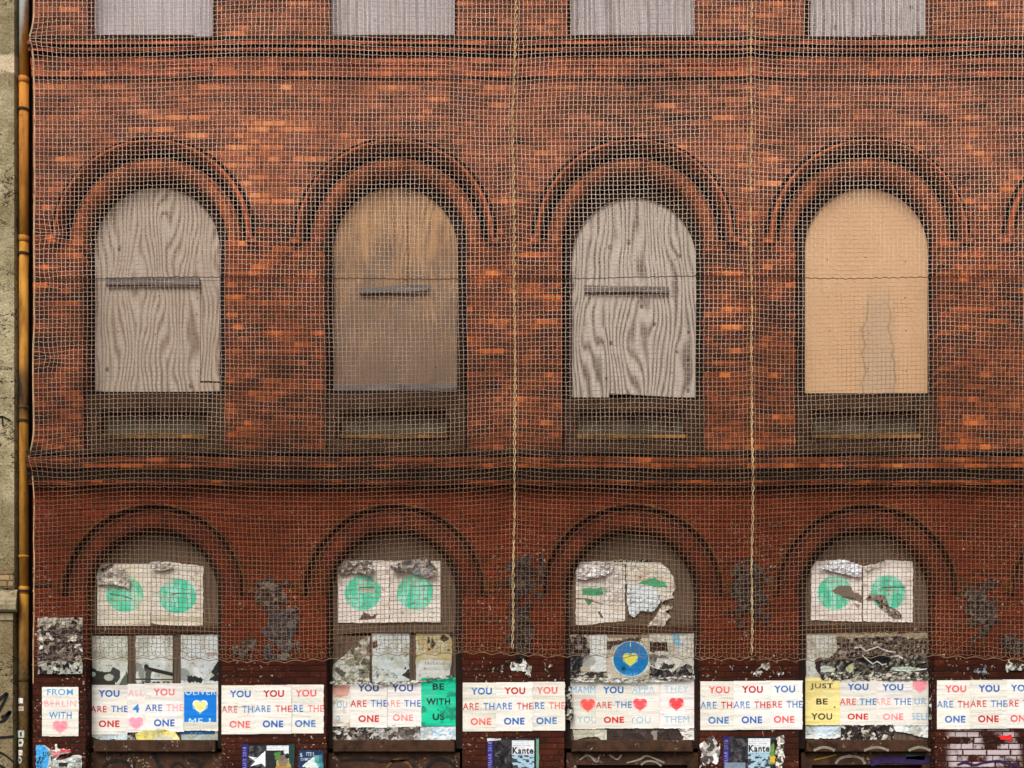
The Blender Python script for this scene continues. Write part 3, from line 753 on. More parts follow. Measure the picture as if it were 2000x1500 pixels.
class Cv:
    """a sheet as a fine grid in photo pixels: printed colour, cut-out and relief"""
    def __init__(s, x0, y0, x1, y1, base=(226, 222, 216), seed=0, step=.8):
        s.box = (x0, y0, x1, y1); s.seed = seed
        s.X, s.Y = np.meshgrid(np.arange(x0, x1 + step * .5, step), np.arange(y0, y1 + step * .5, step))
        s.c = np.ones(s.X.shape + (3,)) * np.array(base) / 255.; s.m = np.ones(s.X.shape, bool); s.h = np.zeros(s.X.shape)
    def warp(s, a, sc, k=0):
        return (s.X + a * 2 * (fbm(s.X / sc, s.Y / sc, s.seed + 71 + k, 4) - .5), s.Y + a * 2 * (fbm(s.X / sc, s.Y / sc, s.seed + 93 + k, 4) - .5))
    def put(s, mask, col, al=1.0):
        a = (np.asarray(mask, float) * al)[..., None]; s.c = s.c * (1 - a) + a * np.array(col) / 255.; return s
    def text(s, t, x0, y0, x1, y1, col, bold=.018, al=1.0, rot=0, wear=0.0, clip=None):
        b = word(t, bold); h, w = b.shape; X, Y = s.X, s.Y
        if rot == 90: u = (y1 - Y) / (y1 - y0) * (w - 1); v = (x1 - X) / (x1 - x0) * (h - 1)
        else: u = (X - x0) / (x1 - x0) * (w - 1); v = (y1 - Y) / (y1 - y0) * (h - 1)
        ok = (u >= 0) & (u < w - 1) & (v >= 0) & (v < h - 1)
        ui = np.clip(u, 0, w - 2); vi = np.clip(v, 0, h - 2); a = ui.astype(int); c = vi.astype(int); fu = ui - a; fv = vi - c
        g = (b[c, a] * (1 - fu) + b[c, a + 1] * fu) * (1 - fv) + (b[c + 1, a] * (1 - fu) + b[c + 1, a + 1] * fu) * fv
        g = g * ok
        if clip is not None: g = g * clip
        if wear: g = g * np.clip(1 - wear * 2.2 * np.clip(fbm(X / 22, Y / 2.6, s.seed + 31, 3) - .38, 0, 1) * 2, 0, 1)
        return s.put(np.clip(g, 0, 1), col, al)
    def circle(s, cx, cy, rx, ry, col, al=1.0, soft=1.0, wob=0):
        X, Y = s.warp(wob, 8) if wob else (s.X, s.Y)
        d = np.hypot((X - cx) / rx, (Y - cy) / ry); return s.put(np.clip((1 - d) * rx / soft, 0, 1), col, al)
    def heart(s, cx, cy, w, h, col, al=1.0, wear=0.0):
        x = (s.X - cx) / (w / 2) * 1.13; y = -(s.Y - cy) / (h / 2) * 1.08 + .12
        f = (x * x + y * y - 1) ** 3 - x * x * y ** 3
        k = np.clip(.5 - f * 6, 0, 1)
        if wear: k = k * np.clip(1 - wear * (fbm(s.X / 18, s.Y / 2.2, s.seed + 5, 3) > .52), 0, 1)
        return s.put(k, col, al)
    def poly(s, pts, col, al=1.0, wob=0, sc=8):
        X, Y = s.warp(wob, sc) if wob else (s.X, s.Y); return s.put(inpoly(X, Y, pts), col, al)
    def stroke(s, pts, w, col, al=1.0):
        d = np.full(s.X.shape, 1e9)
        for (ax, ay), (bx, by) in zip(pts[:-1], pts[1:]):
            t = np.clip(((s.X - ax) * (bx - ax) + (s.Y - ay) * (by - ay)) / ((bx - ax) ** 2 + (by - ay) ** 2 + 1e-9), 0, 1)
            d = np.minimum(d, np.hypot(s.X - ax - t * (bx - ax), s.Y - ay - t * (by - ay)))
        return s.put(np.clip(w / 2 - d + .5, 0, 1), col, al)
    def dirt(s, col, th, amt, sx=20, sy=20, k=0):
        n = fbm(s.X / sx, s.Y / sy, s.seed + 200 + k, 5); return s.put(np.clip((n - th) * 7, 0, 1), col, amt)
    def collage(s, pal, sc=9, k=0, mask=None, amt=1.0, edge=.5, sq=1.0):
        X, Y = s.warp(sc * .9, sc * 1.3, k); f1, f2, cid = worley(X / sc, Y / (sc * sq), s.seed + k)
        col = np.array(pal, float)[np.minimum((cid * len(pal)).astype(int), len(pal) - 1)] * (.8 + .4 * fbm(s.X / 3, s.Y / 3, s.seed + k + 2, 3))[..., None]
        e = (f2 - f1) < .10; rim = vn(X / sc * 1.7, Y / sc * 1.7, s.seed + 3) > .5
        col = np.where((e & rim)[..., None], col * (1 - edge) + 225 * edge, np.where((e & ~rim)[..., None], col * (1 - edge), col))
        mm = np.ones(X.shape) if mask is None else np.asarray(mask, float)
        a = (mm * amt)[..., None]; s.c = s.c * (1 - a) + a * np.clip(col, 0, 255) / 255.
        s.h = s.h + mm * (.006 * (cid - .3) + .003 * np.clip(f1, 0, 1)); return s
    def cut(s, mask): s.m &= ~mask; return s
    def keep(s, pts, wob=2.0, sc=7): X, Y = s.warp(wob, sc, 40); s.m &= inpoly(X, Y, pts); return s
    def rag(s, t=1, r=1, b=1, l=1, sc=9):
        x0, y0, x1, y1 = s.box; X, Y = s.X, s.Y
        n = lambda q, k: fbm(q / sc, q * 0 + k, s.seed + k, 4)
        s.m &= (X > x0 + l * n(Y, 1) * 2) & (X < x1 - r * n(Y, 2) * 2) & (Y > y0 + t * n(X, 3) * 2) & (Y < y1 - b * n(X, 4) * 2); return s
    def build(s, name, d, parent=None, label=None, cat=None, group=None, ripple=.0028, crumple=0.0, curl=0.0, csc=10):
        x0, y0, x1, y1 = s.box; X, Y = s.X, s.Y
        h = s.h + ripple * (fbm(X / 70, Y / 5.5, s.seed + 7, 3) - .3) * 2 + ripple * .8 * (fbm(X / 26, Y / 26, s.seed + 8, 3) - .3)
        if crumple:
            a = np.abs(fbm(X / csc, Y / csc, s.seed + 11, 4) - .5) * 2; b = vn(X / (csc * 2.4), Y / (csc * 2.4), s.seed + 12)
            h = h + crumple * (.35 + .65 * b) * (1 - a * 1.4)
        h = np.maximum(h, 0) + .0012
        if curl:
            e = np.minimum.reduce([X - x0, x1 - X, Y - y0, y1 - Y]); h = h + curl * np.clip(1 - e / 5, 0, 1) ** 2 * vn(X / 14, Y / 14, s.seed + 13)
        f = (D + d) / D; V = np.stack([(X - 1000) * S * f, d - h, Z0 + (1500 - Y) * S * f], -1).reshape(-1, 3)
        nr, nc = X.shape; idx = np.arange(nr * nc).reshape(nr, nc)
        ok = s.m[:-1, :-1] & s.m[1:, :-1] & s.m[:-1, 1:] & s.m[1:, 1:]
        F = np.stack([idx[1:, :-1], idx[1:, 1:], idx[:-1, 1:], idx[:-1, :-1]], -1)[ok]
        used = np.unique(F); re = np.full(nr * nc, -1); re[used] = np.arange(len(used))
        org = P((x0 + x1) / 2, y1, d)
        o = mesh_obj(name, V[used], re[F], PAPER, parent, True, lin(np.clip(s.c, 0, 1).reshape(-1, 3)[used]), org)
        return tag(o, label, cat, group)

BLUE, RED, LRED, PINK, SKY, BLACK = (22, 84, 164), (176, 30, 38), (214, 74, 80), (232, 142, 152), (90, 160, 206), (30, 28, 28)
WHITE = (226, 222, 216)
seedc = [100]
def sheet(x0, y0, x1, y1, base=WHITE):
    seedc[0] += 13
    tn = h2(np.array([seedc[0]]), np.array([3]), 1)[0]; base = np.array(base) * (.93 + .08 * tn) * np.array([1, 1 - .012 * tn, 1 - .035 * (1 - tn)])
    c = Cv(x0, y0, x1, y1, base, seedc[0])
    n = fbm(c.X / 60, c.Y / 4.5, c.seed + 1, 3)                       # paste marks and yellowing in the paper itself
    c.c *= (1 - .07 * np.clip(n - .45, 0, 1) * 4)[..., None]
    c.put(np.clip((fbm(c.X / 40, c.Y / 40, c.seed + 2, 3) - .5) * 3, 0, 1), (196, 186, 168), .25)
    cr = np.abs(fbm(c.X / 90, c.Y / 9, c.seed + 9, 3) - .5) < .006
    c.put(cr, (150, 142, 134), .4); c.h -= cr * .001
    return c
def one_poster(o, top, you, are, the, one, d, label, group, w=73, h=97, wear=.0, al=1.0, rows=(17.5, 47.5, 77), cutl=0):
    c = sheet(o, top, o + w, top + h)
    if cutl: c.cut(c.X < o + cutl)
    y = top + rows[0]; c.text('YOU', o + 16.5, y - 7, o + 58, y + 7, you, .038, al, wear=wear)
    y = top + rows[1]; c.text('ARE', o + .5, y - 6.8, o + 32, y + 6.8, are, .015, .95, wear=.35); c.text('THE', o + 41, y - 6.8, o + 72.5, y + 6.8, the, .015, .95, wear=.2)
    y = top + rows[2]; c.text('ONE', o + 16, y - 7, o + 56.5, y + 7, one, .038, al, wear=wear)
    c.rag(.4, .2, .5, .2)
    return c.build('text_poster', d, None, label, 'poster', group)
GP = 'posters reading YOU ARE THE ONE on the brick piers'
def strip(o, top, cols, place, r3=73, h=97):
    names = ('left', 'middle', 'right')
    offs = (0, 65, 128)
    for k in (0, 2, 1):
        you, are, the, one = cols[k]
        nm = {BLUE: 'blue', RED: 'red', LRED: 'pale red'}
        one_poster(o + offs[k], top + (0, -.8, -1.6)[k], you, are, the, one, (-.006, -.013, -.006)[k],
                   '%s of three white posters %s, %s YOU above %s ONE' % (names[k], place, nm[you], nm[one]), GP, h=h, wear=.25 if LRED in (you, one) else 0)
B_, R_, L_ = BLUE, RED, LRED
strip(432, 1338, [(B_, R_, B_, L_), (R_, B_, R_, B_), (L_, B_, LRED, B_)], 'between windows one and two')
strip(903, 1332.5, [(B_, R_, B_, L_), (R_, B_, R_, B_), (L_, B_, LRED, B_)], 'between windows two and three')
strip(1367, 1330, [(L_, B_, R_, B_), (R_, B_, R_, B_), (B_, R_, B_, L_)], 'between windows three and four')
strip(1829, 1328, [(L_, B_, R_, B_), (B_, R_, B_, R_), (B_, R_, B_, L_)], 'right of window four')

c = sheet(81.5, 1341, 154.5, 1440)
c.text('FROM', 92, 1345.5, 143, 1358, (60, 140, 196), .012, .95); c.text('BERLIN', 87, 1367.5, 149, 1380.5, (226, 130, 142), .006, .95, wear=.35)
c.text('WITH', 96, 1390.5, 140, 1404, (34, 106, 176), .012, .95, wear=.2); c.heart(118, 1420, 29, 23, (228, 128, 140), 1, .15)
c.rag(.3, .3, 1.4, .3).build('text_poster', -.006, None, 'white poster reading FROM BERLIN WITH above a pink heart, on the pier by the downpipe', 'poster')

# posters across the ground floor windows
GW = 'text posters pasted across the boarded ground floor windows'
DB = .158
def word_sheet(x0, y0, x1, y1, items, label, d=DB, base=WHITE, fx=None, rag=(.4, .3, .8, .3), **kw):
    c = sheet(x0, y0, x1, y1, base)
    for it in items:
        if it[0] == 'h': c.heart(*it[1:])
        else: c.text(*it[:5], it[5], it[6] if len(it) > 6 else .006, it[7] if len(it) > 7 else .95, wear=it[8] if len(it) > 8 else 0)
    if fx: fx(c)
    c.rag(*rag); return c.build('text_poster', d, None, label, 'poster', GW, **kw)
word_sheet(175, 1337, 251, 1436, [('YOU', 192, 1347.5, 234, 1361.5, BLUE, .038), ('ARE', 176.5, 1378.5, 208.5, 1391.5, RED, .014), ('THE', 217, 1378, 250, 1391, BLUE, .014), ('ONE', 193, 1407, 233.5, 1420.5, RED, .038)],
           'white poster with blue YOU and red ONE at the left end of the first window', curl=.01)
word_sheet(248.5, 1335, 284, 1432, [('ALL', 250.5, 1347, 281.5, 1360, PINK, .0, .9), ('4', 259, 1375.5, 272.5, 1392, (30, 110, 186), .03), ('h', 266, 1413, 28, 23, (232, 146, 164))],
           'narrow white poster reading ALL 4 with a pink heart in the first window', DB - .007)
word_sheet(281.5, 1334, 361, 1431, [('YOU', 299.5, 1345, 341.5, 1359, LRED, .034, .9, .3), ('ARE', 283.5, 1376, 317, 1389, BLUE, .014), ('THE', 325, 1375, 358, 1389, PINK, .012, .95, .2), ('ONE', 300.5, 1405, 341.5, 1419, BLUE, .038)],
           'white poster, pale red YOU above blue ONE, beside the blue square in the first window', DB - .004)
def fx_oliver(c):
    sq = (c.X > 360) & (c.X < 423) & (c.Y > 1351.5) & (c.Y < 1410 + .8 * np.sin(c.X / 3))
    c.put(sq, (10, 112, 200)); c.text('OLIVER', 361.5, 1345, 422, 1357.5, (214, 228, 236), .0, .95, clip=sq)
    c.text('ME ?', 369, 1402.5, 412, 1416, (206, 224, 236), .0, .95, clip=sq)
    c.heart(391, 1380, 29, 24, (232, 238, 226)); c.heart(391, 1380, 24, 19.5, (222, 212, 132))
word_sheet(357, 1334, 427.5, 1430, [], 'white poster with a blue square, cream heart and cut off letters in the first window', DB - .009, fx=fx_oliver, rag=(.5, .4, 2.2, .3), curl=.012)
# second window
def fx_fade(c):
    c.poly([(647, 1338), (683, 1338), (680, 1358), (664, 1361), (650, 1357)], (196, 128, 112), .75, 3, 6); c.dirt((150, 130, 96), .5, .5, 14, 10)
word_sheet(645, 1332, 685, 1423, [('YOU', 648, 1370, 678, 1382.5, (62, 132, 180), -.004, .85, .2), ('2', 657, 1398, 665, 1411.5, (76, 140, 180), -.004, .8)],
           'stained narrow poster with faded thin YOU 2 at the left of the second window', DB, fx=fx_fade)
word_sheet(683, 1334, 757.5, 1422, [('YOU', 699, 1337, 740, 1351, (20, 66, 128), .038), ('ARE', 684, 1367.5, 716, 1381, (186, 44, 48), .014), ('THE', 724, 1367, 756, 1380.5, (30, 84, 168), .014), ('ONE', 700, 1397, 740.5, 1410.5, (180, 30, 36), .038)],
           'white poster with blue YOU and dark red ONE left of centre in the second window', DB - .006, curl=.008)
word_sheet(756, 1334, 824, 1421, [('YOU', 765.5, 1337, 807, 1351, (20, 72, 138), .038), ('ARE', 750, 1367, 782, 1380.5, (214, 120, 112), .002, .9), ('THE', 789, 1367, 822, 1380.5, (30, 92, 172), .012), ('ONE', 767, 1395, 807, 1408.5, (216, 100, 98), .034, .9, .3)],
           'white poster with blue YOU and faded ONE beside the green poster in the second window', DB - .003)
def fx_green(c): c.dirt((20, 110, 84), .55, .7, 18, 14); c.put(np.hypot(c.X - 827, c.Y - 1380.5) < 1.3, BLACK)
word_sheet(822, 1322.5, 892, 1419, [('BE', 845, 1334.5, 867.5, 1347.5, (22, 40, 34), .034), ('WITH', 832.5, 1363.5, 879.5, 1377, (18, 30, 26), .032), ('US', 845, 1393.5, 868, 1407, (18, 30, 26), .032)],
           'bright green poster reading BE WITH US in black', DB - .010, base=(8, 198, 152), fx=fx_green)
# third window
word_sheet(1113, 1330, 1166, 1425, [('MAMMA', 1116, 1340.5, 1175, 1354, (76, 148, 204), -.002, .95), ('h', 1148, 1377.5, 28, 24, (226, 84, 76)), ('YOU', 1128, 1399.5, 1165, 1412, (104, 156, 190), -.002, .9)],
           'white poster with cut off MAMMA, red heart and thin YOU in the third window', DB - .002, curl=.012)
word_sheet(1163, 1331, 1235, 1424, [('YOU', 1177.5, 1341, 1218, 1354.5, (24, 92, 160), .038), ('ARE', 1163.5, 1370.5, 1194.5, 1383.5, (184, 52, 54), .012), ('THE', 1201.5, 1370, 1233.5, 1383, (34, 96, 164), .012), ('ONE', 1179, 1399.5, 1218.5, 1412.5, (190, 26, 34), .042)],
           'white poster with blue YOU and bright red ONE between hearts in the third window', DB - .008)
word_sheet(1233, 1331, 1289, 1424, [('APPA', 1234, 1340, 1278.5, 1354, (110, 168, 204), -.002, .9, .35), ('h', 1250, 1376.5, 27, 23, (224, 78, 84), 1, .12), ('YOU', 1229, 1400, 1270.5, 1412.5, (104, 158, 192), -.002, .9)],
           'white poster with APPA over a striped red heart in the third window', DB - .005)
word_sheet(1287, 1328, 1358.5, 1424, [('THEY', 1297, 1339.5, 1344.5, 1353, (130, 186, 204), -.003, .9, .3), ('h', 1321, 1375.5, 28, 23, (218, 58, 64), 1, .1), ('THEM', 1297.5, 1398.5, 1346, 1411.5, (98, 168, 200), -.002, .9)],
           'white poster reading THEY, red heart, THEM at the right of the third window', DB - .009, curl=.01)
# fourth window
def fx_yel(c): c.put(np.hypot(c.X - 1630, c.Y - 1381) < 1.4, BLACK); c.dirt((196, 178, 96), .55, .4, 30, 20)
word_sheet(1568, 1323, 1641, 1417.5, [('JUST', 1582.5, 1334.5, 1627, 1347.5, BLACK, .026), ('BE', 1594, 1364, 1616.5, 1376.5, BLACK, .026), ('YOU', 1584, 1393, 1625.5, 1406, BLACK, .028)],
           'pale yellow poster reading JUST BE YOU in black', DB - .010, base=(230, 214, 140), fx=fx_yel, curl=.01)
word_sheet(1639, 1326, 1712.5, 1418, [('YOU', 1655, 1335.5, 1696, 1348.5, (30, 90, 164), .038), ('ARE', 1639.5, 1364, 1671.5, 1377, (204, 62, 62), .014), ('THE', 1678.5, 1364, 1711.5, 1377, (34, 108, 174), .014), ('ONE', 1655, 1393.5, 1695, 1406, (190, 30, 36), .038)],
           'white poster with blue YOU and red ONE next to the yellow JUST BE YOU poster', DB - .006)
word_sheet(1711, 1326, 1783, 1418, [('YOU', 1722.5, 1336, 1764, 1349, (30, 92, 164), .038), ('ARE', 1707, 1364, 1740, 1377, (218, 128, 122), .0, .9), ('THE', 1746, 1364, 1779.5, 1377, (34, 98, 170), .012), ('ONE', 1724, 1393.5, 1764, 1406.5, (220, 104, 110), .034, .9, .2)],
           'white poster with blue YOU and pale pink ONE in the fourth window', DB - .003)
word_sheet(1781, 1327, 1816, 1418, [('h', 1797, 1341, 28, 24, (234, 140, 154)), ('UR', 1786, 1363.5, 1809, 1376.5, (78, 142, 200), -.002), ('SELF', 1780.5, 1393, 1814.5, 1406, (76, 154, 214), -.004)],
           'narrow white poster with a pink heart, UR and SELF in the fourth window', DB - .008)

# eye posters: pairs of white sheets with green discs
GE = 'pairs of white sheets with green discs under the arches'
GRN = (74, 196, 158)
DE = .160
def eye(x0, y0, x1, y1, circ, label, fx=None, keep=None, ripple=.004, crumple=.0, d=DE):
    c = sheet(x0, y0, x1, y1, (228, 220, 210))
    if circ:
        cx, cy, rx, ry = circ; m = Cv
        st = np.clip((fbm(c.X / 9, c.Y / 30, c.seed + 50, 3) - .42) * 5, 0, 1)
        c.circle(cx, cy, rx, ry, GRN, 1, 2, 2); dd = np.hypot((c.X - cx) / rx, (c.Y - cy) / ry) < 1.02
        c.put(dd * st, (168, 218, 200), .75)
    c.dirt((186, 160, 138), .58, .4, 30, 18); c.dirt((120, 96, 76), .66, .5, 9, 9, 5)
    if fx: fx(c)
    if keep: c.keep(keep)
    else: c.rag(.8, .5, 1.0, .5)
    return c.build('disc_poster', d, None, label, 'poster', GE, ripple=ripple, crumple=crumple, curl=.014)
def flap(x0, y0, x1, y1, pts, pal, parent, seed, d=DE, crumple=.05, sc=8, label=None, base=None):
    """a strip peeled loose from its sheet"""
    c = Cv(x0, y0, x1, y1, base or pal[0], seed); c.collage(pal, sc, amt=.75, edge=.25)
    c.keep(pts, 1.5, 6); o = c.build('peeled_flap', d - .012, parent, label, crumple=crumple, ripple=.004, csc=12)
    return o
GREYP = [(196, 190, 180), (168, 160, 150), (214, 208, 200), (142, 132, 122), (180, 170, 160)]
DARKP = [(74, 64, 56), (40, 34, 30), (110, 98, 86), (58, 48, 42), (150, 138, 124), (30, 26, 26)]
SHRED = [(28, 24, 26), (44, 38, 40), (60, 52, 52), (88, 80, 74), (34, 30, 34), (120, 110, 98), (24, 20, 22), (150, 140, 126)]
PIER = [(20, 16, 16), (32, 26, 24), (16, 13, 13), (44, 36, 32), (26, 22, 22), (70, 60, 52)]
WSH = [(206, 206, 198), (186, 186, 176), (150, 146, 134), (214, 212, 206), (110, 100, 88), (60, 52, 46)]
def fxa(c): c.stroke([(215, 1160), (240, 1164), (258, 1170)], 2, (50, 46, 40), .8); c.dirt((210, 200, 160), .5, .4, 14, 10, 3)
a = eye(190, 1100, 295, 1226, (244, 1161, 37, 35), 'left disc sheet in the first window with its top peeled over', fxa)
flap(188, 1098, 262, 1158, [(190, 1122), (204, 1119), (222, 1108), (246, 1112), (258, 1134), (254, 1152), (240, 1146), (222, 1143), (191, 1144)], GREYP, a, 5)
flap(196, 1098, 226, 1118, [(196, 1114), (224, 1098), (222, 1104), (202, 1118)], DARKP, a, 6, crumple=.03)
def fxb(c): c.stroke([(338, 1160), (353, 1159), (370, 1159)], 1.6, (60, 60, 52), .8); c.put((c.Y > 1206) & (c.Y < 1214), (176, 160, 116), .5)
a = eye(293, 1097, 399, 1224, (347, 1164, 37, 35), 'right disc sheet in the first window, nearly whole', fxb, [(293, 1098), (330, 1097), (398, 1106), (397, 1222), (350, 1224), (294, 1218)])
flap(294, 1094, 342, 1120, [(295, 1100), (300, 1097), (338, 1098), (337, 1112), (322, 1116), (306, 1117), (297, 1112)], GREYP, a, 7, crumple=.05, sc=5)
def fxc(c):
    c.stroke([(702, 1148), (716, 1147), (730, 1147)], 2, BLACK, .9); c.poly([(700, 1210), (708, 1198), (722, 1202), (738, 1197), (732, 1206), (716, 1212)], (66, 52, 46), .9, 4)
    c.poly([(698, 1149), (732, 1150), (732, 1158), (700, 1156)], (176, 164, 146), .8, 3)
a = eye(659, 1094, 762, 1218, (709, 1158, 36, 35), 'left disc sheet in the second window, rubbed and torn along its lower edge', fxc)
flap(658, 1092, 742, 1128, [(660, 1108), (676, 1100), (700, 1096), (728, 1096), (734, 1114), (724, 1126), (708, 1122), (690, 1120), (676, 1124), (661, 1120)], GREYP + DARKP, a, 8, crumple=.06, sc=7)
def fxd(c): c.stroke([(802, 1145), (824, 1145), (860, 1144)], 1.6, BLACK, .8); c.stroke([(792, 1184), (810, 1177)], 2, (46, 120, 92), .8)
a = eye(761, 1094, 861, 1217, (811, 1157, 36, 35), 'right disc sheet in the second window under a grey folded flap', fxd)
flap(760, 1088, 862, 1134, [(762, 1106), (790, 1098), (822, 1091), (834, 1090), (848, 1104), (858, 1118), (846, 1126), (836, 1130), (816, 1124), (800, 1118), (776, 1122), (764, 1114)], [(150, 144, 138), (176, 170, 164), (110, 104, 98), (196, 190, 184), (120, 140, 156)], a, 9, crumple=.10, sc=10)
def fxe(c):
    c.c[:] = np.array((206, 194, 178)) / 255.; c.dirt((228, 224, 218), .48, .7, 16, 12)
    c.poly([(1137, 1149), (1184, 1147), (1184, 1163), (1137, 1163)], (54, 150, 104), 1, 3, 8); c.poly([(1141, 1170), (1158, 1172), (1150, 1184)], (40, 130, 92), 1, 2)
    c.stroke([(1123, 1169), (1148, 1170), (1162, 1176), (1178, 1180)], 2.2, (60, 50, 42), .9); c.stroke([(1170, 1196), (1176, 1206)], 4, (50, 42, 36), .9)
    c.collage([(212, 206, 200), (196, 188, 180), (222, 218, 212), (176, 166, 158)], 6, mask=(c.X > 1176) & (c.X < 1222) & (c.Y > 1108) & (c.Y < 1182), amt=.7, edge=.3)
    c.text('CO', 1164, 1156, 1178, 1162, BLACK, .02)
a = eye(1123, 1096, 1222, 1223, None, 'left disc sheet in the third window, its green disc mostly torn away', fxe, [(1124, 1098), (1160, 1096), (1221, 1098), (1221, 1214), (1180, 1217), (1140, 1222), (1124, 1220)])
flap(1122, 1096, 1200, 1136, [(1124, 1116), (1140, 1104), (1160, 1098), (1198, 1100), (1196, 1118), (1180, 1126), (1160, 1130), (1138, 1135), (1126, 1130)], [(226, 222, 220), (206, 202, 198), (186, 178, 172)], a, 10, crumple=.05, sc=14)
def fxf(c):
    c.poly([(1245, 1140), (1262, 1131), (1278, 1129), (1296, 1138), (1304, 1148), (1280, 1147), (1262, 1144)], (48, 156, 108), 1, 2)
    c.put((c.Y < 1099), BLACK); c.text('OCKING C', 1196, 1093.5, 1262, 1100.5, (214, 210, 200), .01)
    c.text('W X', 1229, 1109, 1250, 1115, (60, 54, 48), .01)
    c.dirt((188, 150, 128), .55, .5, 20, 9, 9)
a = eye(1190, 1092, 1322, 1226, None, 'right disc sheet in the third window, ripped open with a green sliver left', fxf,
        [(1196, 1093), (1264, 1094), (1290, 1100), (1306, 1112), (1316, 1128), (1320, 1150), (1312, 1160), (1318, 1168), (1300, 1172), (1292, 1178), (1288, 1170), (1280, 1150), (1240, 1145), (1222, 1140), (1222, 1104), (1196, 1102)], crumple=.02)
c = Cv(1222, 1138, 1296, 1208, (206, 214, 216), 71); c.dirt((180, 186, 186), .5, .6, 14, 14); c.dirt((60, 50, 44), .66, .9, 8, 8)
c.keep([(1224, 1141), (1250, 1143), (1282, 1150), (1292, 1168), (1286, 1184), (1274, 1196), (1250, 1194), (1238, 1206), (1228, 1200), (1224, 1180)], 3).build('torn_sheet', DE - .004, a, 'bluish white underlayer', crumple=.02)
c = Cv(1258, 1174, 1320, 1228, (206, 198, 184), 72); c.dirt((150, 140, 124), .5, .7, 10, 8)
c.keep([(1292, 1180), (1314, 1184), (1312, 1190), (1300, 1194), (1310, 1206), (1302, 1216), (1296, 1224), (1264, 1226), (1270, 1214), (1282, 1200)], 3).build('torn_sheet', DE - .002, a, crumple=.03)
def fxg(c): c.poly([(1622, 1152), (1640, 1144), (1662, 1146), (1668, 1158), (1682, 1160), (1682, 1176), (1668, 1172), (1650, 1166), (1632, 1160)], (112, 100, 86), 1, 4); c.poly([(1666, 1178), (1680, 1180), (1676, 1190)], (140, 120, 108), .8, 3); c.stroke([(1646, 1166), (1670, 1170)], 2, BLACK, .8)
a = eye(1582, 1092, 1684, 1215, (1630, 1158, 34, 34), 'left disc sheet in the fourth window, scratched through the disc', fxg, [(1583, 1097), (1640, 1092), (1683, 1104), (1683, 1215), (1583, 1212)])
flap(1592, 1090, 1682, 1132, [(1594, 1111), (1628, 1094), (1650, 1094), (1681, 1106), (1681, 1126), (1676, 1129), (1640, 1121)], [(232, 232, 236), (222, 222, 228), (206, 206, 208)], a, 11, crumple=.05, sc=18)
flap(1680, 1093, 1734, 1118, [(1682, 1104), (1690, 1108), (1732, 1094), (1730, 1099), (1712, 1106), (1694, 1116)], GREYP, a, 12, crumple=.03)
def fxh(c):
    c.stroke([(1723, 1148), (1742, 1147), (1768, 1147)], 2, BLACK, .9)
    c.collage([(120, 106, 92), (90, 80, 70), (60, 50, 44), (170, 158, 142)], 5, mask=inpoly(*c.warp(4, 8), [(1696, 1162), (1718, 1160), (1728, 1164), (1736, 1184), (1754, 1194), (1764, 1208), (1744, 1208), (1724, 1192), (1708, 1176), (1690, 1172)]))
a = eye(1683, 1093, 1784, 1216, (1734, 1158, 35, 35), 'right disc sheet in the fourth window, gouged below the disc', fxh, [(1684, 1106), (1708, 1102), (1732, 1094), (1783, 1096), (1783, 1216), (1684, 1214)])

# older layers pasted in the middle of the ground floor windows
GO = 'older weathered sheets in the middle of the ground floor windows'
DO = .168
def old(x0, y0, x1, y1, base, label, fx=None, keep=None, name='old_poster', d=DO, crumple=.006, rag=(1, 1, 1, 1), cat='poster', group=GO):
    seedc[0] += 13; c = Cv(x0, y0, x1, y1, base, seedc[0]); c.dirt((150, 146, 126), .48, .55, 22, 22); c.dirt((96, 90, 78), .64, .6, 5, 5, 3); c.dirt((226, 226, 220), .56, .4, 12, 30, 6)
    if fx: fx(c)
    if keep: c.keep(keep)
    else: c.rag(*rag)
    return c.build(name, d, None, label, cat, group, crumple=crumple, curl=.008)
PALE = (188, 192, 180)
def f1(c):
    c.poly([(176, 1302), (190, 1310), (206, 1312), (222, 1310), (228, 1318), (222, 1340), (176, 1342)], (48, 44, 38), 1, 4); c.poly([(221, 1303), (234, 1310), (236, 1322), (228, 1334), (218, 1326), (216, 1312)], (58, 58, 58), 1, 2)
    c.circle(213, 1323, 10, 8, (168, 172, 156), 1, 2, 2); c.circle(183, 1317, 5, 5, (168, 178, 168)); c.poly([(236, 1330), (248, 1312), (252, 1342), (232, 1342)], (70, 76, 64), .9, 3)
old(177, 1241, 251, 1338, PALE, 'left grey sheet in the first window with dark rubble printed along its foot', f1)
def f2(c):
    c.poly([(264, 1294), (276, 1296), (282, 1308), (284, 1340), (276, 1330), (268, 1312), (262, 1312)], (128, 130, 122), 1, 3)
    c.stroke([(286, 1302), (287, 1308)], 9, (34, 30, 32)); c.stroke([(288, 1306), (310, 1311), (336, 1317)], 7, (38, 30, 32)); c.poly([(284, 1306), (296, 1310), (294, 1340), (284, 1340)], (74, 76, 68), 1, 2); c.put(np.abs(c.Y - 1327 - (c.X - 300) * .01) < 1.4, (52, 48, 44))
    c.put((c.Y > 1331) & (fbm(c.X / 5, c.Y / 5, 3, 3) > .45), (60, 54, 46), .9)
old(264, 1240, 339, 1337, (190, 194, 190), 'middle grey sheet in the first window with a black pipe printed on it', f2)
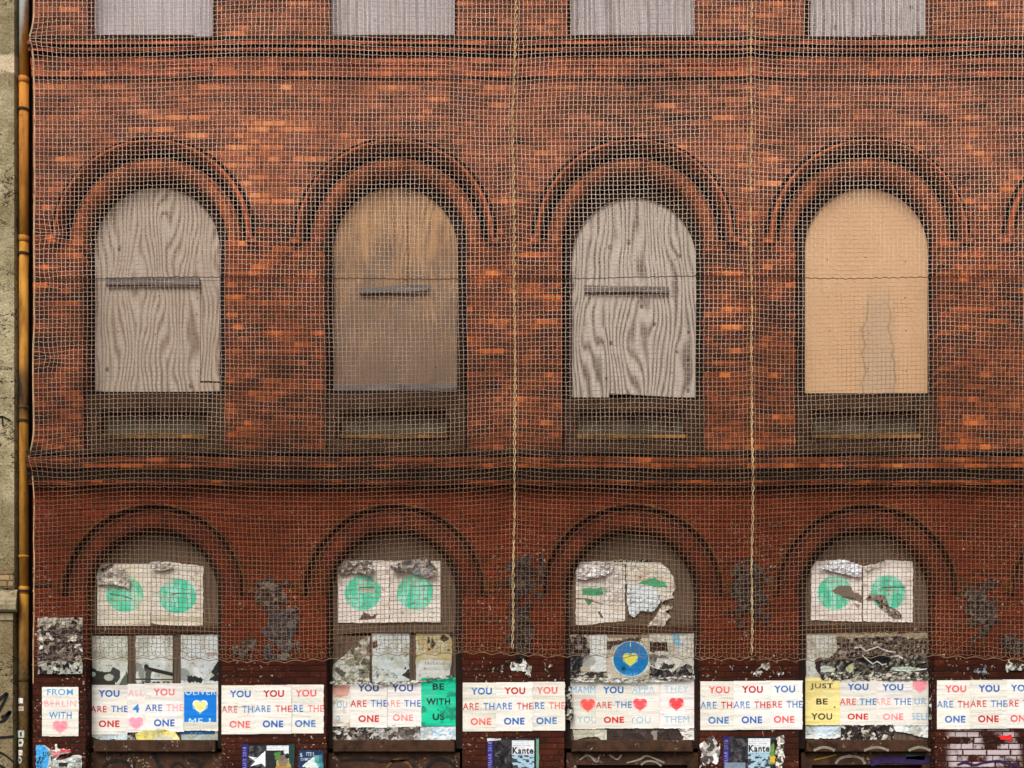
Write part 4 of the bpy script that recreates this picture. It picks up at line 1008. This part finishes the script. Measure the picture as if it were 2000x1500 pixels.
def f3(c):
    c.poly([(352, 1302), (364, 1306), (372, 1318), (376, 1330), (352, 1328)], (136, 138, 134), 1, 4); c.put(inpoly(*c.warp(5, 7), [(364, 1322), (380, 1318), (398, 1328), (392, 1334), (366, 1332)]), (40, 38, 36)); c.poly([(414, 1312), (424, 1294), (428, 1294), (428, 1330), (410, 1330), (418, 1320)], (36, 34, 32), 1, 4)
    c.text('nutti', 382, 1297, 398, 1304, (120, 126, 126), -.004, .7); c.poly([(404, 1274), (427, 1275), (427, 1282), (404, 1283)], (150, 132, 124), .7, 2)
old(352, 1238, 428, 1337, (192, 198, 198), 'right bluish grey sheet in the first window, darker at its corner', f3)
def f4(c): c.collage([(150, 146, 124), (170, 170, 156), (110, 98, 82), (186, 186, 176), (60, 52, 44), (128, 124, 96)], 9, amt=.75, edge=.35)
old(645, 1240, 724, 1338, (168, 166, 150), 'tattered grey green sheet torn to a point at the left of the second window', f4, [(716, 1242), (723, 1244), (723, 1336), (646, 1334), (648, 1300), (670, 1282), (690, 1262)], crumple=.02)
def f5(c):
    c.dirt((50, 40, 38), .70, 1, 9, 9, 8); c.poly([(726, 1254), (736, 1252), (738, 1264), (730, 1266)], (80, 44, 40), 1, 2); c.poly([(785, 1320), (800, 1304), (802, 1326)], (52, 46, 42), 1, 3)
    c.text('THU 4', 756, 1283, 786, 1289, (120, 132, 128), 0, .5)
old(726, 1235, 801, 1334, (186, 194, 192), 'pale blue grey sheet in the middle of the second window', f5)
def f6(c):
    c.put((c.Y < 1290) * np.clip(fbm(c.X / 14, c.Y / 14, 5, 3) * 2 - .2, 0, 1), (170, 148, 84), .7)
    for q in [(838, 1250, 4, 7), (846, 1258, 5, 12), (868, 1246, 8, 7), (838, 1268, 4, 4), (876, 1270, 4, 3)]: c.circle(*q, (44, 34, 28), 1, 2, 4)
    c.text('07. JULI', 820, 1283, 850, 1289, (110, 108, 96), 0, .6); c.text('TAVERNE', 828, 1293, 868, 1299, (96, 94, 90), .01, .7)
old(811, 1231, 884, 1330, (192, 192, 186), 'yellowed sheet with dark holes at the right of the second window', f6, [(812, 1236), (850, 1232), (876, 1236), (883, 1252), (882, 1300), (878, 1326), (850, 1328), (812, 1330)])
def f7(c):
    c.collage(SHRED, 7, mask=inpoly(*c.warp(5, 9), [(1114, 1242), (1142, 1238), (1150, 1262), (1160, 1276), (1136, 1300), (1126, 1330), (1113, 1334)]), edge=.3)
    c.poly([(1152, 1240), (1184, 1238), (1184, 1311), (1152, 1311)], (202, 206, 202), .9, 2); c.circle(1150, 1290, 15, 12, (150, 150, 142), .8, 3, 4)
    c.put((c.Y > 1312) & (fbm(c.X / 7, c.Y / 4, 8, 3) > .5), (34, 28, 26), .9); c.text('Eis', 1164, 1298, 1180, 1306, (150, 156, 150), 0, .6)
old(1113, 1238, 1188, 1334, (170, 160, 142), 'shredded brown sheet with a pale rectangle left of the blue disc', f7, crumple=.012)
def f8(c):
    c.put((c.Y < 1246), (132, 112, 92), .9); c.put(inpoly(*c.warp(4, 8), [(1184, 1252), (1240, 1246), (1256, 1244), (1250, 1252), (1196, 1262), (1186, 1270)]), (52, 44, 38)); c.dirt((70, 60, 50), .6, .8, 8, 6, 4)
    c.circle(1232, 1287, 36.5, 35.5, (208, 222, 224), .8); c.circle(1232, 1287, 35, 34, (18, 108, 166), 1, 1.5); m = np.hypot(c.X - 1232, c.Y - 1287) < 35
    c.put(m * np.clip(fbm(c.X / 6, c.Y / 6, 3, 4) * 3 - 1.3, 0, 1), (30, 128, 186), .5); c.circle(1218, 1306, 6, 7, (14, 44, 70), .9, 5)
    c.heart(1231, 1288.5, 29, 25, (206, 214, 150)); c.heart(1231, 1288.5, 24.5, 20.5, (212, 204, 84)); c.stroke([(1231, 1256), (1231, 1263)], 1.6, (210, 224, 230)); c.text('ME', 1221, 1314, 1246, 1324, (150, 190, 212), -.002, .75, wear=.4)
old(1184, 1238, 1270, 1332, (184, 174, 154), 'sheet with a blue disc and yellow heart in the third window', f8, d=DO - .006)
def f9(c):
    c.poly([(1276, 1254), (1304, 1254), (1304, 1272), (1276, 1272)], (34, 28, 26), 1, 1.5); c.poly([(1312, 1238), (1326, 1236), (1330, 1256), (1342, 1262), (1318, 1262)], (120, 172, 196), .9, 3); c.poly([(1266, 1250), (1278, 1258), (1278, 1276), (1268, 1272)], (40, 34, 30), 1, 3)
    c.collage([(170, 168, 160), (126, 124, 118), (190, 188, 180), (60, 50, 44), (96, 90, 84)], 12, mask=inpoly(*c.warp(5, 9), [(1266, 1276), (1300, 1280), (1318, 1300), (1312, 1312), (1268, 1300)]), edge=.3)
    c.collage(SHRED, 6, mask=inpoly(*c.warp(5, 9), [(1266, 1302), (1312, 1312), (1338, 1298), (1352, 1300), (1354, 1326), (1268, 1330)]), edge=.35); c.text('panda', 1312, 1280, 1336, 1286, (126, 130, 128), 0, .6)
old(1266, 1235, 1356, 1331, (196, 194, 182), 'torn collage of grey scraps right of the blue disc', f9, crumple=.014)
old(1573, 1234, 1640, 1326, (188, 188, 180), 'blank grey white sheet at the left of the fourth window', lambda c: c.poly([(1591, 1288), (1604, 1284), (1616, 1300), (1604, 1318), (1594, 1312)], (48, 36, 34), 1, 4))
def f10(c):
    c.c[:] = np.array((150, 138, 114)) / 255.
    c.collage(SHRED + [(92, 84, 64), (70, 62, 50)], 4.5, mask=(c.Y > 1243 + 12 * (fbm(c.X / 20, c.X * 0, 4, 3) - .3)), edge=.22); c.put(inpoly(*c.warp(3, 8), [(1666, 1284), (1690, 1280), (1738, 1280), (1736, 1300), (1700, 1296), (1672, 1292)]), (14, 16, 20))
    for st in ([(1684, 1281), (1692, 1288), (1704, 1297), (1712, 1292), (1722, 1298), (1730, 1297)], [(1668, 1266), (1680, 1264), (1690, 1272), (1700, 1268), (1712, 1264), (1730, 1272), (1748, 1274)], [(1738, 1283), (1754, 1281), (1761, 1286)]): c.stroke(st, 2.2, (222, 220, 212))
    c.poly([(1600, 1302), (1616, 1300), (1632, 1306), (1626, 1316), (1604, 1314)], (176, 182, 168), 1, 3); c.poly([(1651, 1304), (1666, 1296), (1664, 1314), (1654, 1312)], (168, 170, 130), 1, 3)
    c.poly([(1740, 1304), (1772, 1302), (1806, 1307), (1776, 1310), (1746, 1310)], (176, 196, 176), 1, 1.5); c.stroke([(1740, 1308), (1772, 1311), (1808, 1307)], 1.8, (226, 222, 214))
    c.collage([(40, 34, 30), (150, 142, 126), (190, 184, 168), (70, 62, 54)], 6, k=7, mask=c.Y > 1313, sq=.4)
old(1600, 1234, 1813, 1331, (150, 138, 114), 'thick shredded black and brown paper layer across the fourth window', f10, [(1632, 1236), (1812, 1234), (1812, 1330), (1602, 1329), (1598, 1302), (1592, 1290), (1620, 1284), (1634, 1270)], crumple=.03, d=DO - .005)
# loose lower edges of the layer above the text posters
for x0, y0, x1, y1, pts, lab in [(644, 1326, 884, 1346, [(645, 1331), (700, 1333), (760, 1331), (820, 1328), (882, 1318), (884, 1323), (840, 1331), (800, 1335), (735, 1340), (690, 1337), (646, 1338)], 'curled whitish paper edge hanging above the posters of the second window'),
                                 (1112, 1320, 1358, 1338, [(1113, 1324), (1180, 1324), (1260, 1326), (1356, 1319), (1356, 1328), (1290, 1333), (1220, 1336), (1160, 1333), (1114, 1332)], 'ragged brownish paper edge hanging above the posters of the third window')]:
    seedc[0] += 13; c = Cv(x0, 1316, x1, y1, (196, 190, 176), seedc[0]); c.collage(WSH, 6, amt=.8, sq=.4); c.keep(pts, 2.5, 8).build('paper_edge', DB - .012, None, lab, 'paper scrap', 'curled paper edges over the text posters', crumple=.05)

# remnants showing below the text posters
GR = 'remnants of old posters under the text posters'
def rem(x0, y0, x1, y1, base, label, fx=None, keep=None, d=.166, crumple=.012):
    return old(x0, y0, x1, y1, base, label, fx, keep, 'poster_remnant', d, crumple, (0, .5, 3.2, .5), 'poster remnant', GR)
rem(177, 1428, 250, 1452, (172, 188, 194), 'pale blue remnant with ghost letters under the first window posters', lambda c: c.text('YOU I', 192, 1433, 232, 1446, (150, 180, 204), 0, .6), [(177, 1428), (250, 1428), (250, 1450), (236, 1450), (222, 1444), (198, 1446), (178, 1440)])
rem(249, 1430, 268, 1455, (90, 88, 84), 'black and white speckled remnant beside the yellow one', lambda c: c.collage([(30, 28, 28), (140, 138, 134), (80, 78, 76)], 4))
rem(264, 1424, 353, 1452, (214, 200, 104), 'yellow remnant with a grey rubbed patch in the first window', lambda c: (c.poly([(298, 1440), (320, 1436), (344, 1442), (330, 1450), (300, 1449)], (182, 182, 170), .8, 4), c.put(c.Y > 1447, (214, 210, 198), .9)), [(265, 1434), (280, 1426), (320, 1424), (344, 1430), (352, 1444), (350, 1451), (300, 1452), (268, 1450)], d=DB - .014)
rem(354, 1426, 427, 1452, (150, 166, 162), 'grey green remnant with a dark blue top edge in the first window', lambda c: (c.put((c.Y < 1434) & (c.X < 420), (24, 70, 112)), c.text('ME', 372, 1430, 398, 1436, (120, 150, 170), 0, .6)))
rem(646, 1418, 735, 1450, (110, 102, 92), 'grimy grey remnant at the lower left of the second window', lambda c: c.collage(DARKP + WSH[1:3], 8, sq=.6))
rem(728, 1416, 822, 1450, (140, 136, 130), 'cracked grey remnant under the middle of the second window', lambda c: c.collage([(136, 132, 126), (70, 62, 56), (160, 156, 148), (96, 88, 82)], 11))
rem(818, 1417, 891, 1449, (186, 204, 216), 'pale blue remnant reading HERE under the green poster', lambda c: (c.text("HER'S M", 820, 1421, 888, 1436, (128, 158, 192), .01, .75, wear=.6), c.dirt((226, 228, 230), .5, .6, 8, 5, 2)))
rem(1116, 1422, 1186, 1450, (168, 164, 146), 'mottled grey beige remnant at the lower left of the third window', None, [(1118, 1424), (1185, 1424), (1185, 1449), (1176, 1448), (1168, 1440), (1150, 1440), (1120, 1446)])
rem(1184, 1422, 1330, 1449, (58, 44, 40), 'dark brown remnant under the middle of the third window', lambda c: (c.collage([(52, 40, 36), (60, 46, 42), (46, 36, 32)], 22, edge=.1), c.poly([(1272, 1428), (1284, 1426), (1282, 1446), (1274, 1444)], (150, 140, 128), .8, 4)), crumple=.004)
rem(1322, 1422, 1360, 1452, (206, 202, 194), 'crumpled white remnant at the lower right of the third window', None, [(1324, 1424), (1359, 1423), (1359, 1446), (1344, 1452), (1330, 1449), (1334, 1440)], crumple=.04)
rem(1572, 1414, 1646, 1446, (184, 202, 214), 'pale blue and white remnant under the yellow poster', lambda c: (c.stroke([(1600, 1444), (1626, 1432), (1642, 1420)], 1.5, (120, 132, 140), .7), c.put(c.Y > 1436, (222, 222, 220), .7)), crumple=.015)
rem(1640, 1415, 1745, 1449, (90, 78, 68), 'dark torn remnant with paper curls under the fourth window posters', lambda c: c.collage([(40, 32, 28), (56, 46, 40), (176, 170, 156), (30, 24, 22), (90, 80, 70)], 9), crumple=.03)
rem(1738, 1414, 1818, 1444, (208, 210, 208), 'white remnant with ghost blue letters at the lower right of the fourth window', lambda c: c.text('YOU', 1762, 1417, 1796, 1430, (134, 166, 198), 0, .7, wear=.6), [(1742, 1416), (1817, 1414), (1817, 1443), (1800, 1440), (1770, 1432), (1748, 1428)], crumple=.02)

# shreds on the brick piers
GS = 'dark shreds of old posters on the brick piers'
def shred(x0, y0, x1, y1, th, label, pal=SHRED, sc=6, crumple=.05, env=None, d=-.002, sq=1.3):
    seedc[0] += 13; c = Cv(x0, y0, x1, y1, pal[0], seedc[0]); c.collage(pal, sc, edge=.25, sq=sq)
    n = fbm(c.X / 11, c.Y / 14, c.seed + 5, 6); cx, cy = (x0 + x1) / 2, (y0 + y1) / 2
    e = env(c) if env else np.clip(1.15 - np.hypot((c.X - cx) / (x1 - x0) * 2, (c.Y - cy) / (y1 - y0) * 2), 0, 1)
    c.m &= (n * .85 + e * .36) > th + .02
    return c.build('paper_shred', d, None, label, 'paper scrap', GS, crumple=crumple * .45, ripple=.004)
TAN = [(66, 55, 46), (48, 40, 34), (98, 86, 74), (34, 28, 25), (58, 49, 42)]
shred(498, 1126, 566, 1200, .48, 'grey brown peeling scrap above the dark smear between first and second windows', TAN, 8, .07)
shred(508, 1180, 586, 1290, .50, 'dark blue grey smear of paper hanging between first and second windows', [(36, 38, 44), (48, 48, 54), (30, 30, 34), (60, 58, 58), (90, 84, 78)], 9, .04)
shred(980, 1082, 1066, 1182, .52, 'upper ragged dark shreds behind the left rope seam', PIER, sc=6, crumple=.06)
shred(982, 1166, 1044, 1298, .50, 'long lower dark shreds behind the left rope seam', PIER, sc=6, crumple=.06)
shred(1420, 1088, 1510, 1226, .48, 'large dark crumpled shred behind the right rope seam', PIER, 7, .06)
shred(1864, 1126, 1958, 1262, .55, 'scattered dark shreds right of the fourth window arch', TAN + PIER, 7, .05)
shred(1950, 1236, 2012, 1292, .52, 'small dark shred under the net hem near the right edge', PIER, 6, .04)
shred(430, 1246, 522, 1292, .62, 'tan paper crumbs beside the first window above the hem', TAN, 5, .03)
shred(913, 1276, 1100, 1330, .72, 'whitish crumbs above the posters between second and third windows', WSH, 5, .03)
shred(1372, 1276, 1560, 1330, .70, 'whitish crumbs above the posters between third and fourth windows', WSH, 5, .03)
shred(1930, 1282, 2010, 1326, .68, 'whitish crumbs above the posters near the right edge', WSH, 5, .03)
shred(1104, 1330, 1120, 1424, .52, 'black and white torn strip along the left jamb of the third window', SHRED + WSH[:2], 5, .02, d=.10)
shred(1808, 1350, 1832, 1440, .60, 'torn grey strip on the right jamb of the fourth window', WSH + SHRED[:2], 7, .03, d=.10)
c = Cv(73, 1203, 164, 1318, (60, 52, 52), 900); c.collage(SHRED + [(206, 200, 188), (54, 48, 52), (40, 36, 40)], 7.5, edge=.4)
c.put((c.Y < 1222) * (fbm(c.X / 8, c.Y / 8, 2, 3) > .42), (186, 176, 160), .9); c.put((c.Y > 1292) * (fbm(c.X / 9, c.Y / 9, 9, 3) > .5), (178, 180, 166), .8); c.rag(3, 1, 1, 2)
c.build('shredded_poster', -.004, None, 'shredded black and white poster on the narrow pier above the FROM BERLIN sheet', 'poster', crumple=.03)

# small posters along the bottom
GK = 'dark concert posters along the foot of the picture'
NAVY = (36, 30, 104)
def kante(x0, y0, w, label, mode):
    seedc[0] += 13; c = Cv(x0, y0, x0 + w, y0 + 86, (22, 22, 24), seedc[0]); X, Y = c.X, c.Y; rx = X - x0; ry = Y - y0
    c.put(rx < 13, NAVY); c.text('FEBRUAR 2018', x0 + 3.5, y0 + 8, x0 + 10.5, y0 + 70, (150, 146, 206), .01, .85, rot=90)
    c.dirt((64, 60, 66), .52, .8, 12, 12); c.collage([(30, 28, 32), (58, 52, 56), (92, 84, 86), (24, 22, 26)], 9, mask=(rx > 16) & (rx < 50) & (ry > 6), amt=.7, edge=.2)
    c.put((rx > 50) & (rx < 93) & (ry > 5) & (ry < 32), (206, 208, 212)); c.put((rx > 50) & (rx < 93) & (ry >= 32) & (ry < 86), (150, 178, 196))
    for k in range(4): c.text(('Donnerstag 15 Februar', 'im grossen Saal', 'Einlass 20 Uhr', 'live')[k], x0 + 52, y0 + 6 + k * 4, x0 + (90, 82, 88, 74)[k], y0 + 8.6 + k * 4, (70, 72, 76), 0, .8)
    c.text('Kante', x0 + 51, y0 + 18, x0 + 92, y0 + 32, (18, 18, 20), .03)
    c.put(((rx > 50) & (rx < 93) & (ry > 34)) * (fbm(X / 7, Y / 4, c.seed, 3) > .55), (42, 44, 46), .9)
    if mode == 1:
        c.poly([(x0 + 14, y0 + 26), (x0 + 32, y0 + 29), (x0 + 48, y0 + 15), (x0 + 48, y0 + 47), (x0 + 40, y0 + 40), (x0 + 18, y0 + 46), (x0 + 28, y0 + 36)], (214, 220, 230)); c.put((rx > 49) & (rx < 84) & (ry > 15), (34, 34, 36))
        c.poly([(x0 + 66, y0 + 20), (x0 + 78, y0 + 17), (x0 + 76, y0 + 34), (x0 + 66, y0 + 34)], (70, 130, 60), .9, 3); c.poly([(x0 + 70, y0 + 34), (x0 + 96, y0 + 34), (x0 + 100, y0 + 60), (x0 + 92, y0 + 78), (x0 + 74, y0 + 78), (x0 + 66, y0 + 60)], (150, 150, 96), 1, 2); c.poly([(x0 + 68, y0 + 46), (x0 + 98, y0 + 46), (x0 + 92, y0 + 76), (x0 + 74, y0 + 76)], (168, 120, 40), 1, 2); c.put((rx > 94) & (ry < 40), (26, 58, 50)); c.text('te', x0 + 80, y0 + 18, x0 + 94, y0 + 31, (18, 18, 20), .03)
        c.poly([(x0 + 72, y0 + 30), (x0 + 82, y0 + 22), (x0 + 94, y0 + 34), (x0 + 90, y0 + 46), (x0 + 74, y0 + 46)], (120, 100, 84), .9, 3)
    if mode == 2: c.put((rx < 28) & (ry < 7 - rx * .1), (206, 206, 206)); c.put((rx > 97), (96, 140, 118)); c.put(fbm(X / 10, Y / 22, 77, 3) * ((rx > 22) & (rx < 52)) > .58, (10, 10, 14))
    if mode == 3: c.poly([(x0 + 93, y0 + 20), (x0 + 100, y0 + 14), (x0 + 103, y0 + 56), (x0 + 93, y0 + 56)], (96, 130, 60), 1, 2); c.put((rx > 92) & (rx < 104) & (ry > 40) & (ry < 52), (196, 160, 50)); c.put((rx > 4) & (rx < 44) & (ry > 52), (110, 124, 140))
    c.rag(1, 1, 0, 1); return c.build('concert_poster', -.008, None, label, 'poster', GK, curl=.015, ripple=.002, crumple=.004)
kante(471, 1451, 106, 'dark concert poster with a white star shape below the first brick pier posters', 1)
kante(950, 1441, 104, 'wrinkled dark concert poster reading Kante with a torn left side', 2)
kante(1411, 1437, 104, 'flat dark concert poster reading Kante with a yellow square at its edge', 3)
c = Cv(582, 1464, 634, 1512, (28, 46, 78), 940); c.text('S', 586, 1471, 591, 1478, (190, 200, 214), .02); c.text('TTE S', 598, 1469, 614, 1477, (170, 186, 204), .02); c.text('FORMAT', 588, 1480, 606, 1486, (170, 186, 204), .01)
c.poly([(590, 1496), (608, 1482), (622, 1474), (626, 1500), (600, 1500)], (196, 206, 204), 1, 3); c.poly([(612, 1476), (630, 1474), (632, 1500), (622, 1500)], (60, 140, 140), .8, 3); c.rag(1, 1, 0, 1)
c.build('torn_flyer', -.005, None, 'small torn navy flyer beside the white star poster', 'flyer', crumple=.02)
c = Cv(71, 1453, 165, 1520, (176, 180, 176), 950)
c.poly([(70, 1456), (86, 1455), (98, 1468), (94, 1500), (92, 1524), (70, 1524)], (62, 150, 206), 1, 1)
for t, xa, ya, xb, yb in (('UN', 85, 1469, 98, 1477), ('FF', 77, 1479, 88, 1486), ('BE', 73, 1486, 84, 1493), ('2V', 73, 1495, 84, 1502)): c.text(t, xa, ya, xb, yb, (14, 24, 40), .03)
c.collage([(206, 206, 200), (176, 180, 172), (150, 160, 160), (214, 214, 210), (120, 116, 108)], 8, mask=(c.X > 98 + 4 * np.sin(c.Y / 5)), amt=.8, edge=.3); c.text('P', 100, 1477, 108, 1486, (20, 20, 22), .03)
c.poly([(100, 1466), (126, 1468), (118, 1474), (108, 1482)], (190, 108, 112), .9, 2); c.poly([(115, 1489), (133, 1489), (133, 1497), (115, 1497)], (34, 32, 34)); c.poly([(118, 1463), (142, 1464), (140, 1470), (120, 1470)], (186, 74, 76), 1, 1.5); c.circle(115, 1466, 5, 4, (218, 210, 200)); c.put(inpoly(c.X, c.Y, [(108, 1452), (112, 1453), (114, 1466), (108, 1466)]), (206, 200, 186))
c.keep([(71, 1455), (88, 1455), (100, 1464), (108, 1464), (108, 1453), (113, 1453), (114, 1462), (140, 1463), (140, 1470), (120, 1474), (110, 1484), (128, 1482), (140, 1478), (146, 1473), (162, 1476), (160, 1521), (71, 1521)], 1.5).build('torn_flyer', -.006, None, 'torn blue and white layered flyers on the narrow pier under FROM BERLIN', 'flyer', crumple=.02)
seedc[0] += 3; c = Cv(1948, 1434, 1978, 1450, (204, 34, 34), 960); c.keep([(1949, 1436), (1976, 1435), (1977, 1448), (1966, 1447), (1954, 1445)], 2).build('sticker', -.004, None, 'small torn red sticker on the whitewashed bricks', 'sticker', crumple=.006)
shred(1366, 1436, 1406, 1500, .50, 'crumpled white scrap left of the flat Kante poster', [(206, 204, 200), (176, 172, 168), (120, 114, 108), (226, 224, 220), (70, 62, 56)], 9, .03)
shred(1514, 1436, 1532, 1520, .52, 'narrow grey paper edge right of the flat Kante poster', WSH, 5, .02)
shred(1900, 1300, 1926, 1326, .56, 'small blue grey scrap stuck above the right end posters', [(120, 140, 150), (190, 196, 196), (70, 80, 84)], 7, .05)
# stickers on the downpipe
st = [(37, 1364, 49, 1374, (206, 200, 190), None, 'plain cream sticker, highest on the downpipe'), (37, 1380, 50, 1389, (170, 160, 150), (160, 110, 106), 'grey sticker with a pink mark on the downpipe'),
      (35, 1427, 51, 1441, (176, 184, 170), (30, 34, 28), 'pale sticker with a dark bar on the downpipe'), (36, 1442, 51, 1460, (190, 192, 180), (34, 32, 30), 'scuffed white sticker with black blot on the downpipe'),
      (38, 1465, 48, 1476, (214, 206, 198), (120, 60, 56), 'square white sticker with lines of print on the downpipe'), (35, 1477, 47, 1492, (182, 184, 180), (70, 72, 72), 'round grey sticker near the foot of the downpipe')]
for k, (x0, y0, x1, y1, b, mk, lab) in enumerate(st):
    c = Cv(x0, y0, x1, y1, b, 970 + k, .6); c.dirt((120, 112, 100), .55, .6, 4, 4); cx, cy = (x0 + x1) / 2, (y0 + y1) / 2
    if mk: c.put((np.abs(c.X - cx - (k == 2) * 2) < (4, 4, 1.6, 3, 3, 4)[k]) & (np.abs(c.Y - cy) < (1, 2, 4.5, 2, 2, 3)[k]), mk) if k != 4 else c.put((np.abs(c.X - cx) < 3) & (np.abs(c.Y - cy) < 2.5) & ((c.Y * 2 % 3) < 1.3), mk)
    if k == 5: c.m &= np.hypot((c.X - cx) / 6, (c.Y - cy) / 7.5) < 1
    if k == 3: c.rag(1.5, 1.5, 1.5, 1)
    d0 = .02; o = c.build('sticker', d0, None, lab, 'sticker', 'stickers on the downpipe', ripple=0)
    me = o.data; co = np.empty(len(me.vertices) * 3, np.float32); me.vertices.foreach_get('co', co); co = co.reshape(-1, 3)
    wx = co[:, 0] + o.location.x - W(px_, 0)[0]; co[:, 1] = (.02 - np.sqrt(np.maximum((rp + .0025) ** 2 - wx ** 2, 0))) - o.location.y
    me.vertices.foreach_set('co', co.ravel()); me.update()
# sprayed strokes on the panels below the sills
def graf(x0, strokes, label=None):
    for k, (pts, w, col) in enumerate(strokes):
        key = 'spray_%d_%d_%d' % col
        if key not in M: M[key] = flat_mat(key, col, .75, .35, 18)
        mb = MB(); ribbon(mb, pts, w, .134); mb.build('graffiti', M[key], bld)
BK, WS, YE, PU, TE = (30, 26, 24), (124, 116, 102), (126, 100, 34), (44, 30, 66), (40, 74, 88)
graf(0, [([(200, 1498), (212, 1488), (236, 1484), (252, 1492), (250, 1512)], 6, BK), ([(262, 1486), (262, 1512)], 5, BK), ([(300, 1470), (308, 1490), (320, 1512)], 8, BK), ([(330, 1512), (340, 1488), (356, 1492), (366, 1512)], 5, BK), ([(366, 1484), (392, 1486), (386, 1512)], 6, BK),
         ([(664, 1486), (700, 1482), (760, 1488), (800, 1484)], 5, BK), ([(754, 1500), (772, 1480), (800, 1490), (806, 1512)], 5, (96, 66, 40)), ([(834, 1500), (848, 1482), (876, 1484), (890, 1500)], 6, BK),
         ([(1132, 1484), (1150, 1472), (1166, 1492), (1170, 1478)], 3.5, WS), ([(1190, 1474), (1206, 1486), (1214, 1474)], 3, WS), ([(1224, 1490), (1250, 1484), (1262, 1474), (1284, 1484), (1298, 1490)], 3.5, WS), ([(1252, 1494), (1262, 1486), (1280, 1487), (1292, 1496)], 4, WS),
         ([(1632, 1492), (1640, 1480), (1664, 1476), (1682, 1480), (1690, 1492)], 5, WS), ([(1590, 1484), (1614, 1479), (1634, 1474)], 2.5, YE), ([(1700, 1490), (1730, 1482), (1780, 1486), (1822, 1482)], 14, PU), ([(1770, 1478), (1806, 1480)], 9, TE)])
mb = MB(); ribbon(mb, [(1870, 1494), (1886, 1488), (1902, 1496), (1922, 1489), (1950, 1486), (1964, 1490), (1990, 1498)], 5, -.004); mb.build('graffiti', M['spray_44_30_66'], bld)
for xx, r in ((1610, 34), (1712, 40), (1796, 36)):      # pale arcs sprayed on the sill
    mb = MB(); ribbon(mb, [(xx - r * .6, 1466), (xx - r * .3, 1461), (xx, 1459), (xx + r * .3, 1461), (xx + r * .6, 1466)], 5, .066); mb.build('graffiti', M['spray_124_116_102'], bld)
